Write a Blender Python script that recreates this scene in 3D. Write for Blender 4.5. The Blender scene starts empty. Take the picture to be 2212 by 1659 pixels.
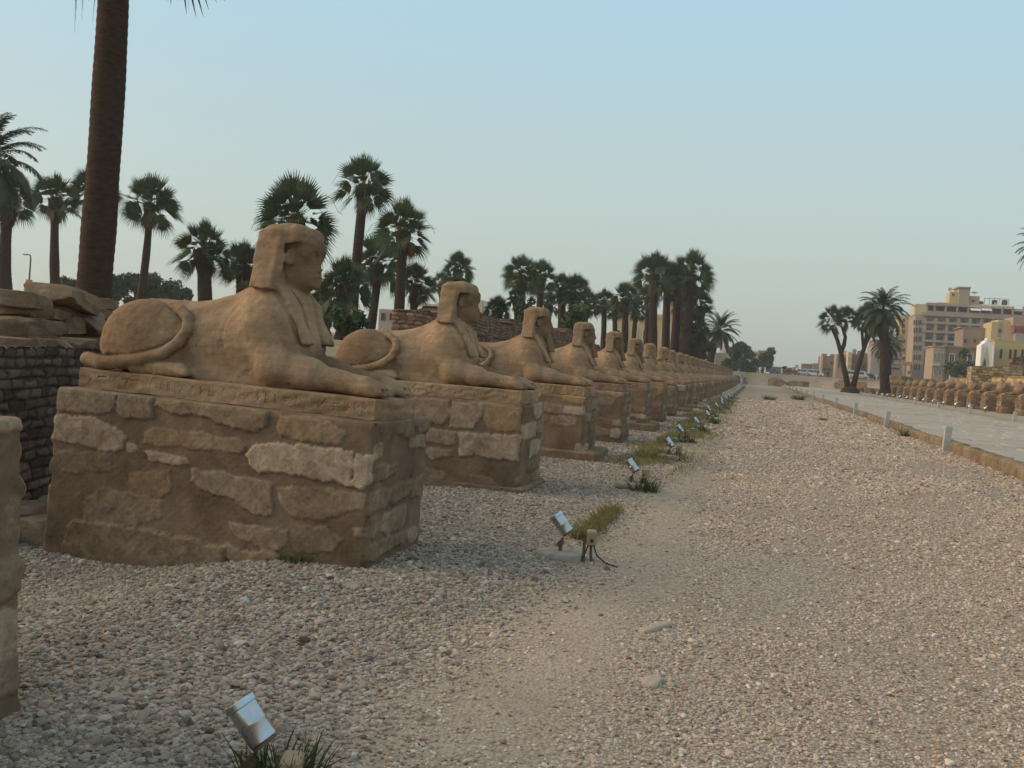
import bpy, math, random
import numpy as np
from mathutils import Vector, Matrix

rad = math.radians
sc = bpy.context.scene
col = sc.collection

# ------------------------------------------------------------------ camera
CZ = 1.66
YAW, PITCH, ROLL = rad(14.7), rad(-1.48), rad(3.9)
cam_d = bpy.data.cameras.new('camera')
cam = bpy.data.objects.new('camera', cam_d)
col.objects.link(cam)
fw = Vector((-math.sin(YAW) * math.cos(PITCH), math.cos(YAW) * math.cos(PITCH), math.sin(PITCH)))
rt0 = Vector((math.cos(YAW), math.sin(YAW), 0))
up0 = rt0.cross(fw)
rt = rt0 * math.cos(ROLL) + up0 * math.sin(ROLL)
up = up0 * math.cos(ROLL) - rt0 * math.sin(ROLL)
cam.matrix_world = Matrix(((rt.x, up.x, -fw.x, 0), (rt.y, up.y, -fw.y, 0), (rt.z, up.z, -fw.z, CZ), (0, 0, 0, 1)))
cam_d.sensor_width = 36
cam_d.lens = 32.4
cam_d.clip_start = 0.1
cam_d.clip_end = 5000
sc.camera = cam


def at(px, py, Y):
    """the point at distance Y along the avenue seen at (px, py) of a 2212 x 1659 view"""
    d = fw * (0.9 * 2212) + rt * (px - 1106) - up * (py - 829.5)
    t = Y / d.y
    return Vector((d.x * t, Y, CZ + d.z * t))


# ------------------------------------------------------------------ sky, sun, exposure
SUN_EL, SUN_AZ = 20.0, 100.0          # azimuth in degrees counter-clockwise from +Y
w = bpy.data.worlds.new('World')
sc.world = w
w.use_nodes = True
nt = w.node_tree
nt.nodes.clear()
sky = nt.nodes.new('ShaderNodeTexSky')
sky.sky_type = 'NISHITA'
sky.sun_disc = False
sky.sun_elevation = rad(SUN_EL)
sky.sun_rotation = rad(-SUN_AZ)
sky.air_density = 1.0
sky.dust_density = 3.0
sky.ozone_density = 2.0
geo = nt.nodes.new('ShaderNodeTexCoord')
sep = nt.nodes.new('ShaderNodeSeparateXYZ')
ramp = nt.nodes.new('ShaderNodeValToRGB')
mixn = nt.nodes.new('ShaderNodeMixRGB')
bg = nt.nodes.new('ShaderNodeBackground')
out = nt.nodes.new('ShaderNodeOutputWorld')
nt.links.new(geo.outputs['Generated'], sep.inputs[0])
nt.links.new(sep.outputs['Z'], ramp.inputs['Fac'])
ramp.color_ramp.elements[0].position = 0.0
ramp.color_ramp.elements[0].color = (3.8, 4.1, 3.55, 1)
ramp.color_ramp.elements[1].position = 0.80
ramp.color_ramp.elements[1].color = (4.3, 5.0, 5.3, 1)
e_ = ramp.color_ramp.elements.new(0.16)
e_.color = (4.15, 4.85, 4.5, 1)
e_ = ramp.color_ramp.elements.new(0.36)
e_.color = (3.5, 5.25, 6.05, 1)
e_ = ramp.color_ramp.elements.new(0.46)
e_.color = (3.1, 5.4, 6.9, 1)
mixn.inputs['Fac'].default_value = 0.80
nt.links.new(sky.outputs[0], mixn.inputs[1])
nt.links.new(ramp.outputs[0], mixn.inputs[2])
nt.links.new(mixn.outputs[0], bg.inputs['Color'])
bg.inputs['Strength'].default_value = 0.11
nt.links.new(bg.outputs[0], out.inputs['Surface'])

sun_d = bpy.data.lights.new('sun', 'SUN')
sun_d.energy = 2.3
sun_d.angle = rad(46)
sun_d.color = (1.0, 0.74, 0.47)
sun = bpy.data.objects.new('sun', sun_d)
col.objects.link(sun)
sd = Vector((-math.sin(rad(SUN_AZ)) * math.cos(rad(SUN_EL)), math.cos(rad(SUN_AZ)) * math.cos(rad(SUN_EL)), math.sin(rad(SUN_EL))))
sun.rotation_euler = (-sd).to_track_quat('-Z', 'Y').to_euler()
sun.location = sd * 60

sc.view_settings.view_transform = 'Standard'
sc.view_settings.look = 'None'
sc.view_settings.gamma = 1.0
sc.view_settings.exposure = 0.39
sc.cycles.max_bounces = 5
sc.cycles.diffuse_bounces = 3
sc.cycles.glossy_bounces = 2
sc.cycles.transmission_bounces = 3
sc.cycles.transparent_max_bounces = 6
sc.cycles.volume_bounces = 0


# ------------------------------------------------------------------ helpers
def tag(o, label=None, cat=None, group=None, kind=None):
    if label: o['label'] = label
    if cat: o['category'] = cat
    if group: o['group'] = group
    if kind: o['kind'] = kind
    return o


def empty(name, loc=(0, 0, 0), rz=0.0):
    o = bpy.data.objects.new(name, None)
    o.empty_display_size = 0.2
    col.objects.link(o)
    o.location = loc
    o.rotation_euler = (0, 0, rz)
    return o


def to_mesh(name, V, F, smooth=False):
    me = bpy.data.meshes.new(name)
    if isinstance(F, np.ndarray):
        V = np.asarray(V, np.float32)
        n, k = F.shape
        me.vertices.add(len(V)); me.loops.add(n * k); me.polygons.add(n)
        me.vertices.foreach_set('co', V.ravel())
        me.loops.foreach_set('vertex_index', F.astype(np.int32).ravel())
        me.polygons.foreach_set('loop_start', np.arange(0, n * k, k, dtype=np.int32))
        me.update(calc_edges=True)
        me.validate()
    else:
        me.from_pydata([tuple(v) for v in V], [], F)
        me.update()
    if smooth:
        me.polygons.foreach_set('use_smooth', [True] * len(me.polygons))
    return me


def link(name, me, mat=None, parent=None, loc=(0, 0, 0), rz=0):
    o = bpy.data.objects.new(name, me)
    col.objects.link(o)
    if mat is not None and not me.materials:
        me.materials.append(mat)
    o.location = loc
    o.rotation_euler = (0, 0, rz)
    if parent: o.parent = parent
    return o


def copy_tree(o, parent=None):
    c = o.copy()
    col.objects.link(c)
    c.parent = parent
    for ch in [k for k in o.children]:
        copy_tree(ch, c)
    return c


class MB:
    """collects boxes, tubes and so on; build() links them as ONE mesh object"""
    def __init__(s): s.v = []; s.f = []

    def add(s, V, F):
        b = len(s.v)
        s.v += [tuple(v) for v in V]
        s.f += [tuple(i + b for i in f) for f in F]
        return s

    def box(s, c, h, M=None, b=0.0, taper=1.0):
        """box with centre c, half sizes h; b = chamfer of the vertical edges and top"""
        x, y, z = h
        if b <= 0:
            V = [(-x, -y, -z), (x, -y, -z), (x, y, -z), (-x, y, -z)] + [(sx * x * taper, sy * y * taper, z) for sx, sy in ((-1, -1), (1, -1), (1, 1), (-1, 1))]
            F = [(0, 3, 2, 1), (4, 5, 6, 7), (0, 1, 5, 4), (1, 2, 6, 5), (2, 3, 7, 6), (3, 0, 4, 7)]
        else:
            def ring(q, zz, t=1.0):
                X, Y_ = (x - q) * t, (y - q) * t
                r = b if q == 0 else b * 0.5
                return [(-X + r, -Y_, zz), (X - r, -Y_, zz), (X, -Y_ + r, zz), (X, Y_ - r, zz), (X - r, Y_, zz), (-X + r, Y_, zz), (-X, Y_ - r, zz), (-X, -Y_ + r, zz)]
            V = ring(b, -z) + ring(0, -z + b) + ring(0, z - b, taper) + ring(b, z, taper)
            F = [tuple(reversed(range(8))), tuple(range(24, 32))]
            for k in range(3):
                for i in range(8):
                    j = (i + 1) % 8
                    F.append((k * 8 + i, k * 8 + j, k * 8 + 8 + j, k * 8 + 8 + i))
        M = M or Matrix.Identity(4)
        c = Vector(c)
        return s.add([M @ (Vector(v) + c) for v in V], F)

    def tube(s, pts, r, n=8, caps=True, squash=None):
        pts = [Vector(p) for p in pts]
        m = len(pts)
        rr = r if isinstance(r, (list, tuple)) else [r] * m
        V = []; F = []
        prev = None
        for i, p in enumerate(pts):
            t = (pts[min(i + 1, m - 1)] - pts[max(i - 1, 0)])
            t = t.normalized() if t.length > 1e-9 else Vector((0, 0, 1))
            a = prev if prev is not None else (Vector((1, 0, 0)) if abs(t.x) < 0.8 else Vector((0, 1, 0)))
            a = (a - t * a.dot(t)).normalized()
            prev = a
            b = t.cross(a)
            for k in range(n):
                an = 2 * math.pi * k / n
                V.append(p + a * (math.cos(an) * rr[i]) + b * (math.sin(an) * rr[i]))
        for i in range(m - 1):
            for k in range(n):
                k2 = (k + 1) % n
                F.append((i * n + k, i * n + k2, (i + 1) * n + k2, (i + 1) * n + k))
        if caps:
            F.append(tuple(reversed(range(n))))
            F.append(tuple(range((m - 1) * n, m * n)))
        return s.add(V, F)

    def prism(s, poly, y0, y1, M=None):
        """polygon in (x, z) extruded along y"""
        n = len(poly)
        V = [(p[0], y0, p[1]) for p in poly] + [(p[0], y1, p[1]) for p in poly]
        F = [tuple(range(n)), tuple(reversed(range(n, 2 * n)))]
        for i in range(n):
            j = (i + 1) % n
            F.append((i, i + n, j + n, j))
        M = M or Matrix.Identity(4)
        return s.add([M @ Vector(v) for v in V], F)

    def build(s, name, mat=None, parent=None, loc=(0, 0, 0), rz=0, smooth=False):
        return link(name, to_mesh(name, s.v, s.f, smooth), mat, parent, loc, rz)


def sstep(a, b, x):
    t = np.clip((x - a) / (b - a), 0, 1)
    return t * t * (3 - 2 * t)


class SNoise:
    """cheap smooth noise: a sum of plane waves"""
    def __init__(s, seed, freq, n=9):
        r = np.random.RandomState(seed)
        d = r.normal(size=(n, 3)); d /= np.linalg.norm(d, axis=1)[:, None]
        s.k = d * (freq * 2 * math.pi * r.uniform(0.55, 1.5, n)[:, None])
        s.p = r.uniform(0, 6.28, n)

    def __call__(s, x, y, z=0):
        o = 0
        for k, p in zip(s.k, s.p):
            o = o + np.sin(k[0] * x + k[1] * y + k[2] * z + p)
        return o / math.sqrt(len(s.p)) * 0.8


# ------------------------------------------------------------------ materials
def new_mat(name, rough=0.9, spec=0.2, metal=0.0):
    m = bpy.data.materials.new(name)
    m.use_nodes = True
    b = m.node_tree.nodes['Principled BSDF']
    b.inputs['Roughness'].default_value = rough
    b.inputs['Metallic'].default_value = metal
    b.inputs['Specular IOR Level'].default_value = spec
    return m, m.node_tree, b


def N(t, kind, **kw):
    n = t.nodes.new(kind)
    for k, v in kw.items():
        setattr(n, k, v)
    return n


def coords(t, space='Object', scale=(1, 1, 1)):
    c = N(t, 'ShaderNodeTexCoord')
    m = N(t, 'ShaderNodeMapping')
    m.inputs['Scale'].default_value = scale
    t.links.new(c.outputs[space], m.inputs[0])
    return m.outputs[0]


def noise_n(t, vec, scale, detail=5, rough=0.6, dist=0.0):
    n = N(t, 'ShaderNodeTexNoise')
    n.inputs['Scale'].default_value = scale
    n.inputs['Detail'].default_value = detail
    n.inputs['Roughness'].default_value = rough
    n.inputs['Distortion'].default_value = dist
    t.links.new(vec, n.inputs['Vector'])
    return n.outputs['Fac']


def ramp_n(t, fac, stops):
    r = N(t, 'ShaderNodeValToRGB')
    e = r.color_ramp.elements
    e[0].position, e[0].color = stops[0][0], (*stops[0][1], 1)
    e[1].position, e[1].color = stops[-1][0], (*stops[-1][1], 1)
    for p, c in stops[1:-1]:
        k = e.new(p); k.color = (*c, 1)
    t.links.new(fac, r.inputs['Fac'])
    return r.outputs['Color']


def mix_n(t, fac, a, b, mode='MIX'):
    m = N(t, 'ShaderNodeMixRGB', blend_type=mode)
    for i, q in ((0, fac), (1, a), (2, b)):
        if isinstance(q, (int, float)):
            m.inputs[i].default_value = q
        elif isinstance(q, tuple):
            m.inputs[i].default_value = (*q, 1)
        else:
            t.links.new(q, m.inputs[i])
    return m.outputs[0]


def bump_n(t, b, height, strength=0.5, dist=0.01, chain=None):
    n = N(t, 'ShaderNodeBump')
    n.inputs['Strength'].default_value = strength
    n.inputs['Distance'].default_value = dist
    t.links.new(height, n.inputs['Height'])
    if chain is not None:
        t.links.new(chain, n.inputs['Normal'])
    if b is not None:
        t.links.new(n.outputs[0], b.inputs['Normal'])
    return n.outputs[0]


def noisy(name, c1, c2, scale=4.0, rough=0.9, bump=0.0, bscale=40, bdist=0.005, spec=0.15, space='Object', stretch=(1, 1, 1), metal=0.0, third=None):
    """two (three) tone mottled surface with optional bump"""
    m, t, b = new_mat(name, rough, spec, metal)
    v = coords(t, space, stretch)
    f = noise_n(t, v, scale, 6, 0.65, 0.3)
    stops = [(0.3, c1), (0.7, c2)] if third is None else [(0.25, c1), (0.5, third), (0.75, c2)]
    c = ramp_n(t, f, stops)
    t.links.new(c, b.inputs['Base Color'])
    if bump:
        bump_n(t, b, noise_n(t, v, bscale, 6, 0.6), bump, bdist)
    return m


def plain(name, c, rough=0.6, metal=0.0, spec=0.4):
    v = tuple(min(1, x * 1.12) for x in c); u = tuple(x * 0.88 for x in c)
    return noisy(name, u, v, 6.0, rough, 0, spec=spec, metal=metal)


def sandstone(name, base, pale, orange, dark, space='Object', use_random=True):
    m, t, b = new_mat(name, 0.93, 0.12)
    v = coords(t, space)
    n1 = noise_n(t, v, 1.7, 6, 0.62, 0.4)
    n2 = noise_n(t, v, 6.5, 6, 0.66, 0.6)
    n3 = noise_n(t, v, 26, 5, 0.7)
    c = ramp_n(t, n1, [(0.30, base), (0.5, tuple(0.5 * (x + y) for x, y in zip(base, orange))), (0.68, orange)])
    f2 = ramp_n(t, n2, [(0.50, (0, 0, 0)), (0.70, (1, 1, 1))])
    c = mix_n(t, mix_n(t, 1.0, f2, (0.72, 0.72, 0.72), 'MULTIPLY'), c, pale)
    stain = ramp_n(t, noise_n(t, v, 1.05, 5, 0.62, 0.9), [(0.42, (1, 1, 1)), (0.62, (0.62, 0.58, 0.56))])
    c = mix_n(t, 1.0, c, stain, 'MULTIPLY')
    f3 = ramp_n(t, n3, [(0.28, (1, 1, 1)), (0.44, (0, 0, 0))])
    c = mix_n(t, mix_n(t, 1.0, f3, (0.55, 0.55, 0.55), 'MULTIPLY'), c, dark)
    # bedding streaks
    vs = coords(t, space, (1.2, 1.2, 9))
    s1 = ramp_n(t, noise_n(t, vs, 2.2, 4, 0.6, 0.3), [(0.36, (0.86, 0.84, 0.80)), (0.62, (1.06, 1.05, 1.04))])
    c = mix_n(t, 0.8, c, s1, 'MULTIPLY')
    if use_random:
        oi = N(t, 'ShaderNodeObjectInfo')
        rr = ramp_n(t, oi.outputs['Random'], [(0, (0.90, 0.89, 0.88)), (1, (1.08, 1.06, 1.03))])
        c = mix_n(t, 1.0, c, rr, 'MULTIPLY')
    t.links.new(c, b.inputs['Base Color'])
    h = bump_n(t, None, n2, 0.6, 0.035)
    h = bump_n(t, None, n3, 0.55, 0.016, h)
    h = bump_n(t, None, noise_n(t, v, 90, 4, 0.7), 0.35, 0.004, h)
    # pock marks
    vo = N(t, 'ShaderNodeTexVoronoi'); vo.inputs['Scale'].default_value = 17
    t.links.new(v, vo.inputs['Vector'])
    pk = ramp_n(t, vo.outputs['Distance'], [(0.06, (0, 0, 0)), (0.16, (1, 1, 1))])
    bump_n(t, b, pk, 0.4, 0.008, h)
    return m


M = {}
M['sphinx'] = sandstone('sphinx_sandstone', (0.350, 0.242, 0.158), (0.43, 0.332, 0.238), (0.375, 0.245, 0.145), (0.16, 0.108, 0.072))
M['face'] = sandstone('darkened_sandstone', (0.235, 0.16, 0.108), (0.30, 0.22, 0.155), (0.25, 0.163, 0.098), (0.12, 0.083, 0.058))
M['sphinx_old'] = sandstone('weathered_sandstone', (0.30, 0.207, 0.135), (0.38, 0.29, 0.205), (0.32, 0.21, 0.12), (0.15, 0.10, 0.066))
M['rock'] = sandstone('rubble_stone', (0.22, 0.165, 0.122), (0.34, 0.275, 0.215), (0.27, 0.18, 0.11), (0.11, 0.078, 0.058))
M['kerb'] = sandstone('kerb_sandstone', (0.26, 0.205, 0.145), (0.36, 0.30, 0.23), (0.28, 0.20, 0.12), (0.10, 0.075, 0.05))


def masonry_mat():
    m, t, b = new_mat('pedestal_masonry', 0.95, 0.1)
    v = coords(t)
    a = N(t, 'ShaderNodeAttribute', attribute_name='stone')
    s = N(t, 'ShaderNodeSeparateColor')
    t.links.new(a.outputs['Color'], s.inputs[0])
    n1 = noise_n(t, v, 2.6, 6, 0.65, 0.5)
    n2 = noise_n(t, v, 11, 6, 0.7, 0.8)
    n3 = noise_n(t, v, 40, 5, 0.7)
    mortar = ramp_n(t, n1, [(0.30, (0.135, 0.09, 0.06)), (0.5, (0.215, 0.148, 0.098)), (0.70, (0.29, 0.207, 0.14))])
    stone_d = ramp_n(t, n2, [(0.30, (0.155, 0.107, 0.07)), (0.55, (0.25, 0.18, 0.118)), (0.72, (0.34, 0.257, 0.173))])
    stone_p = ramp_n(t, n2, [(0.28, (0.27, 0.195, 0.13)), (0.52, (0.46, 0.352, 0.25)), (0.70, (0.57, 0.465, 0.35))])
    st = mix_n(t, s.outputs['Green'], stone_d, stone_p)
    st = mix_n(t, s.outputs['Blue'], st, (0.36, 0.21, 0.085))
    c = mix_n(t, s.outputs['Red'], mortar, st)
    spots = ramp_n(t, n3, [(0.30, (0.66, 0.62, 0.58)), (0.46, (1, 1, 1))])
    c = mix_n(t, 0.7, c, spots, 'MULTIPLY')
    grime = ramp_n(t, noise_n(t, v, 0.9, 5, 0.65, 0.8), [(0.38, (0.95, 0.93, 0.92)), (0.62, (0.66, 0.62, 0.60))])
    c = mix_n(t, 1.0, c, grime, 'MULTIPLY')
    t.links.new(c, b.inputs['Base Color'])
    h = bump_n(t, None, n2, 0.5, 0.014)
    bump_n(t, b, n3, 0.6, 0.007, h)
    return m


M['masonry'] = masonry_mat()


def mudbrick_mat(name, c1, c2, bw=0.34, bh=0.12, mort=(0.10, 0.07, 0.055)):
    m, t, b = new_mat(name, 0.97, 0.05)
    v = coords(t)
    n1 = noise_n(t, v, 3.0, 6, 0.65, 0.5)
    n2 = noise_n(t, v, 22, 5, 0.7)
    c = ramp_n(t, n1, [(0.3, c1), (0.7, c2)])
    a = N(t, 'ShaderNodeAttribute', attribute_name='stone')
    s = N(t, 'ShaderNodeSeparateColor')
    t.links.new(a.outputs['Color'], s.inputs[0])
    c = mix_n(t, s.outputs['Red'], mort, c)
    tone = ramp_n(t, s.outputs['Green'], [(0, (0.55, 0.54, 0.53)), (1, (1.42, 1.38, 1.32))])
    c = mix_n(t, 1.0, c, tone, 'MULTIPLY')
    t.links.new(c, b.inputs['Base Color'])
    bump_n(t, b, n2, 0.5, 0.012)
    return m


M['mud_dark'] = mudbrick_mat('mudbrick_grey', (0.09, 0.067, 0.053), (0.165, 0.125, 0.098), mort=(0.05, 0.038, 0.032))
M['mud_red'] = mudbrick_mat('mudbrick_red', (0.17, 0.105, 0.07), (0.28, 0.19, 0.13), mort=(0.10, 0.065, 0.05))
M['mud_tan'] = mudbrick_mat('mudbrick_tan', (0.30, 0.215, 0.125), (0.44, 0.33, 0.20), mort=(0.2, 0.14, 0.085))


def ground_mat():
    m, t, b = new_mat('gravel_and_sand', 0.97, 0.08)
    v = coords(t)
    a = N(t, 'ShaderNodeAttribute', attribute_name='zone')       # r gravel, g dry grass, b dark earth
    s = N(t, 'ShaderNodeSeparateColor')
    t.links.new(a.outputs['Color'], s.inputs[0])
    big = noise_n(t, v, 0.35, 5, 0.6, 0.5)
    mid = noise_n(t, v, 1.6, 6, 0.65, 0.4)
    fine = noise_n(t, v, 14, 6, 0.75)
    sand = ramp_n(t, mid, [(0.3, (0.36, 0.268, 0.188)), (0.7, (0.47, 0.363, 0.27))])
    vo = N(t, 'ShaderNodeTexVoronoi'); vo.inputs['Scale'].default_value = 52
    t.links.new(v, vo.inputs['Vector'])
    vo2 = N(t, 'ShaderNodeTexVoronoi'); vo2.inputs['Scale'].default_value = 23
    t.links.new(v, vo2.inputs['Vector'])
    sepv = N(t, 'ShaderNodeSeparateColor'); t.links.new(vo.outputs['Color'], sepv.inputs[0])
    peb = ramp_n(t, sepv.outputs[0], [(0.0, (0.25, 0.195, 0.15)), (0.3, (0.40, 0.32, 0.245)), (0.7, (0.50, 0.40, 0.31)), (1, (0.58, 0.485, 0.385))])
    edge = ramp_n(t, vo.outputs['Distance'], [(0.35, (1, 1, 1)), (0.75, (0.45, 0.40, 0.36))])
    peb = mix_n(t, 0.75, peb, edge, 'MULTIPLY')
    gf = ramp_n(t, mix_n(t, 0.5, big, mid), [(0.36, (0.35, 0.35, 0.35)), (0.50, (1, 1, 1))])
    gfac = mix_n(t, 1.0, gf, s.outputs['Red'], 'MULTIPLY')
    c = mix_n(t, gfac, sand, peb)
    grass = ramp_n(t, fine, [(0.3, (0.115, 0.105, 0.045)), (0.7, (0.30, 0.245, 0.12))])
    gr = mix_n(t, 1.0, ramp_n(t, mid, [(0.36, (0, 0, 0)), (0.52, (1, 1, 1))]), s.outputs['Green'], 'MULTIPLY')
    c = mix_n(t, gr, c, grass)
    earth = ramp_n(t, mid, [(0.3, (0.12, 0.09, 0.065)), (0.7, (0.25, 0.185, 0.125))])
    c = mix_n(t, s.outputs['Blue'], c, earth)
    tone = ramp_n(t, big, [(0.32, (0.90, 0.88, 0.86)), (0.66, (1.06, 1.05, 1.05))])
    c = mix_n(t, 1.0, c, tone, 'MULTIPLY')
    t.links.new(c, b.inputs['Base Color'])
    h = bump_n(t, None, vo.outputs['Distance'], 0.6, -0.012)
    h = bump_n(t, None, vo2.outputs['Distance'], 0.25, -0.02, h)
    bump_n(t, b, fine, 0.5, 0.02, h)
    return m


M['ground'] = ground_mat()


def pebble_mat():
    m, t, b = new_mat('limestone_pebbles', 0.9, 0.2)
    oi = N(t, 'ShaderNodeObjectInfo')
    v = coords(t)
    c = ramp_n(t, oi.outputs['Random'], [(0.0, (0.15, 0.105, 0.08)), (0.12, (0.34, 0.245, 0.175)), (0.5, (0.47, 0.355, 0.26)), (0.85, (0.55, 0.425, 0.32)), (1.0, (0.66, 0.55, 0.44))])
    n = noise_n(t, v, 3.5, 4, 0.6)
    c = mix_n(t, 1.0, c, ramp_n(t, n, [(0.3, (0.82, 0.80, 0.78)), (0.65, (1.05, 1.05, 1.05))]), 'MULTIPLY')
    du = N(t, 'ShaderNodeAttribute', attribute_name='dust_shade_tint', attribute_type='INSTANCER')
    # cool shade painted onto grey limestone by the statues, dust-coated grit on the walk
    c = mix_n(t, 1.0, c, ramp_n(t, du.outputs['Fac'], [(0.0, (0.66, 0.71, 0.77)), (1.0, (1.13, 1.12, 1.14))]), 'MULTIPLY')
    t.links.new(c, b.inputs['Base Color'])
    return m


M['pebble'] = pebble_mat()

# ------------------------------------------------------------------ ground
_g1, _g2, _g3 = SNoise(1, 0.16), SNoise(2, 0.55), SNoise(3, 0.05)


def zt(x, y):
    """height of the ground"""
    x = np.asarray(x, float); y = np.asarray(y, float)
    z = 0.02 * _g1(x, y) + 0.012 * _g2(x, y)
    z = z + 0.05 * np.exp(-((x + 1.35) / 0.5) ** 2) * sstep(10, 13, y)            # low ridge along the floodlights
    z = z - 0.2 * sstep(3.2, 4.9, -x) * (1 - sstep(9, 13, y))
    z = z + sstep(6.4, 9.4, -x) * 1.45 + sstep(9, 45, -x) * 1.7 + 0.25 * _g1(x * 0.7, y * 0.7) * sstep(9, 16, -x)
    z = z + 0.33 * sstep(13.4, 14.6, x) + sstep(20.0, 22.4, x) * 0.9
    near = 1 - sstep(122, 135, y)
    z = z + near * 1.95 * sstep(22.7, 23.2, x) + (1 - near) * 1.3 * sstep(20, 32, x)
    far = sstep(202, 205.5, y)
    return z * (1 - far) + far * (2.5 + 0.006 * np.clip(y - 205, 0, 120) + 0.012 * np.clip(x - 20, 0, 60))


def ground_z(x, y): return float(zt(x, y))


xs = np.unique(np.round(np.concatenate([np.arange(-700, -60, 40), np.arange(-60, -12, 2.0), np.arange(-12, 7, 0.25), np.arange(7, 26, 0.6), np.arange(26, 70, 3), np.arange(70, 741, 40)]), 3))
ys = np.unique(np.round(np.concatenate([np.arange(-30, 0, 3), np.arange(0, 22, 0.25), np.arange(22, 60, 0.8), np.arange(60, 200, 3), np.arange(200, 210, 0.7), np.arange(210, 300, 10), np.arange(300, 1500, 60)]), 3))
GX, GY = np.meshgrid(xs, ys, indexing='ij')
GZ = zt(GX, GY)
nx, ny = GX.shape
idx = np.arange(nx * ny).reshape(nx, ny)
F = np.stack([idx[:-1, :-1], idx[1:, :-1], idx[1:, 1:], idx[:-1, 1:]], -1).reshape(-1, 4)
me = to_mesh('ground', np.stack([GX, GY, GZ], -1).reshape(-1, 3), F, True)
za = np.zeros((nx * ny, 4), np.float32); za[:, 3] = 1
X_, Y_ = GX.ravel(), GY.ravel()
za[:, 0] = np.clip(sstep(-6.6, -6.0, X_) * (1 - sstep(19.0, 20.2, X_)) * (1 - sstep(190, 203, Y_)), 0, 1)
za[:, 0] *= 1 - 0.75 * np.exp(-((X_ + 1.2) / 0.55) ** 2) * sstep(1, 4, Y_)
za[:, 0] *= 1 - 0.6 * sstep(14.0, 14.6, X_)
gs = np.exp(-((X_ + 1.7) / 0.9) ** 2) * sstep(13, 19, Y_) * 0.95
gs = np.maximum(gs, sstep(8, 9.5, -X_) * 0.75 * (1 - sstep(28, 40, -X_)))
gs = np.maximum(gs, 0.35 * sstep(30, 60, Y_) * (np.exp(-((X_ - 4.4) / 1.0) ** 2) + np.exp(-((X_ + 1.0) / 1.4) ** 2)))
za[:, 1] = np.clip(gs, 0, 1)
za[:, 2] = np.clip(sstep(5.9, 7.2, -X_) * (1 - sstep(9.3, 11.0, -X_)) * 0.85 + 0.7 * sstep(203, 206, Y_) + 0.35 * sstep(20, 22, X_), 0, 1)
at_ = me.attributes.new('zone', 'FLOAT_COLOR', 'POINT')
at_.data.foreach_set('color', za.ravel())
tag(link('ground', me, M['ground']), kind='structure')

# ------------------------------------------------------------------ loose pebbles (one scattered mass)


def in_view(x, y, m=0.12):
    """keeps to the wedge the lens looks into, with room to step aside"""
    c, s_ = math.cos(YAW), math.sin(YAW)
    d = -s_ * x + c * y
    l = c * x + s_ * y
    return (d > 1.2) & (np.abs(l) < d * (0.60 + m) + 1.0)


rs = np.random.RandomState(7)


def pebble_points():
    P = []; S = []; K = []
    for (y0, y1, cell) in ((1.6, 5.0, 0.020), (5.0, 9.0, 0.025), (9.0, 15.0, 0.034), (15.0, 26.0, 0.05), (26.0, 45.0, 0.08), (45.0, 70.0, 0.13)):
        gx = np.arange(-6.6, 5.5, cell); gy = np.arange(y0, y1, cell)
        x, y = [q.ravel() for q in np.meshgrid(gx, gy)]
        x = x + rs.uniform(-.6, .6, x.size) * cell; y = y + rs.uniform(-.6, .6, x.size) * cell
        k = in_view(x, y)
        x, y = x[k], y[k]
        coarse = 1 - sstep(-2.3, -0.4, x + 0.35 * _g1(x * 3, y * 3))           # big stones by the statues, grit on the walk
        sandy = np.exp(-((x + 1.0 + 0.3 * _g2(x, y)) / 0.45) ** 2) * sstep(2.6, 4.5, y) * 0.92
        sandy = np.maximum(sandy, 0.85 * sstep(0.35, 1.0, _g1(x * 2.3 + 5, y * 1.5)) * sstep(-1.4, 0.2, x))
        sandy = np.maximum(sandy, 0.62 * sstep(0.5, 1.3, _g2(x * 1.2, y * 0.9 + 3)))
        sandy = np.maximum(sandy, 0.30 * sstep(-0.6, 0.4, x))
        sandy = np.maximum(sandy, 0.62 * sstep(-.1, 0.8, _g1(x * 4.5 + 2, y * 2.2)) * sstep(-0.8, 0.3, x))
        keep = rs.uniform(size=x.size) > sandy
        keep &= rs.uniform(size=x.size) < (cell / np.maximum(cell, 0.020 + 0.0075 * coarse)) ** 2
        x, y, coarse = x[keep], y[keep], coarse[keep]
        base = np.maximum(0.0062 + 0.0054 * coarse, cell * .29)
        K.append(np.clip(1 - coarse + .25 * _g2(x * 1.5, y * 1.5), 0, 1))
        r = base * rs.lognormal(0, 0.33, x.size)
        P.append(np.stack([x, y, zt(x, y) + r * 0.18], -1))
        S.append(np.stack([r * rs.uniform(0.9, 1.65, x.size), r * rs.uniform(0.8, 1.15, x.size), r * rs.uniform(0.5, 0.8, x.size)], -1))
    return np.concatenate(P), np.concatenate(S), np.concatenate(K)


PP, PS, PK = pebble_points()
me = bpy.data.meshes.new('pebble_gravel')
me.vertices.add(len(PP))
me.vertices.foreach_set('co', PP.astype(np.float32).ravel())
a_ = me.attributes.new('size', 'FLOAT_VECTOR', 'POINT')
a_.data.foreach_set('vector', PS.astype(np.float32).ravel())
k_ = me.attributes.new('dust_shade_tint', 'FLOAT', 'POINT')
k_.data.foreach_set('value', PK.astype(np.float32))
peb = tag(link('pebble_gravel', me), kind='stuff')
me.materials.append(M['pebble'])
ng = bpy.data.node_groups.new('scatter_pebbles', 'GeometryNodeTree')
ng.interface.new_socket('Geometry', in_out='INPUT', socket_type='NodeSocketGeometry')
ng.interface.new_socket('Geometry', in_out='OUTPUT', socket_type='NodeSocketGeometry')
gi, go = ng.nodes.new('NodeGroupInput'), ng.nodes.new('NodeGroupOutput')
ico = ng.nodes.new('GeometryNodeMeshIcoSphere'); ico.inputs['Radius'].default_value = 1; ico.inputs['Subdivisions'].default_value = 2
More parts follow.
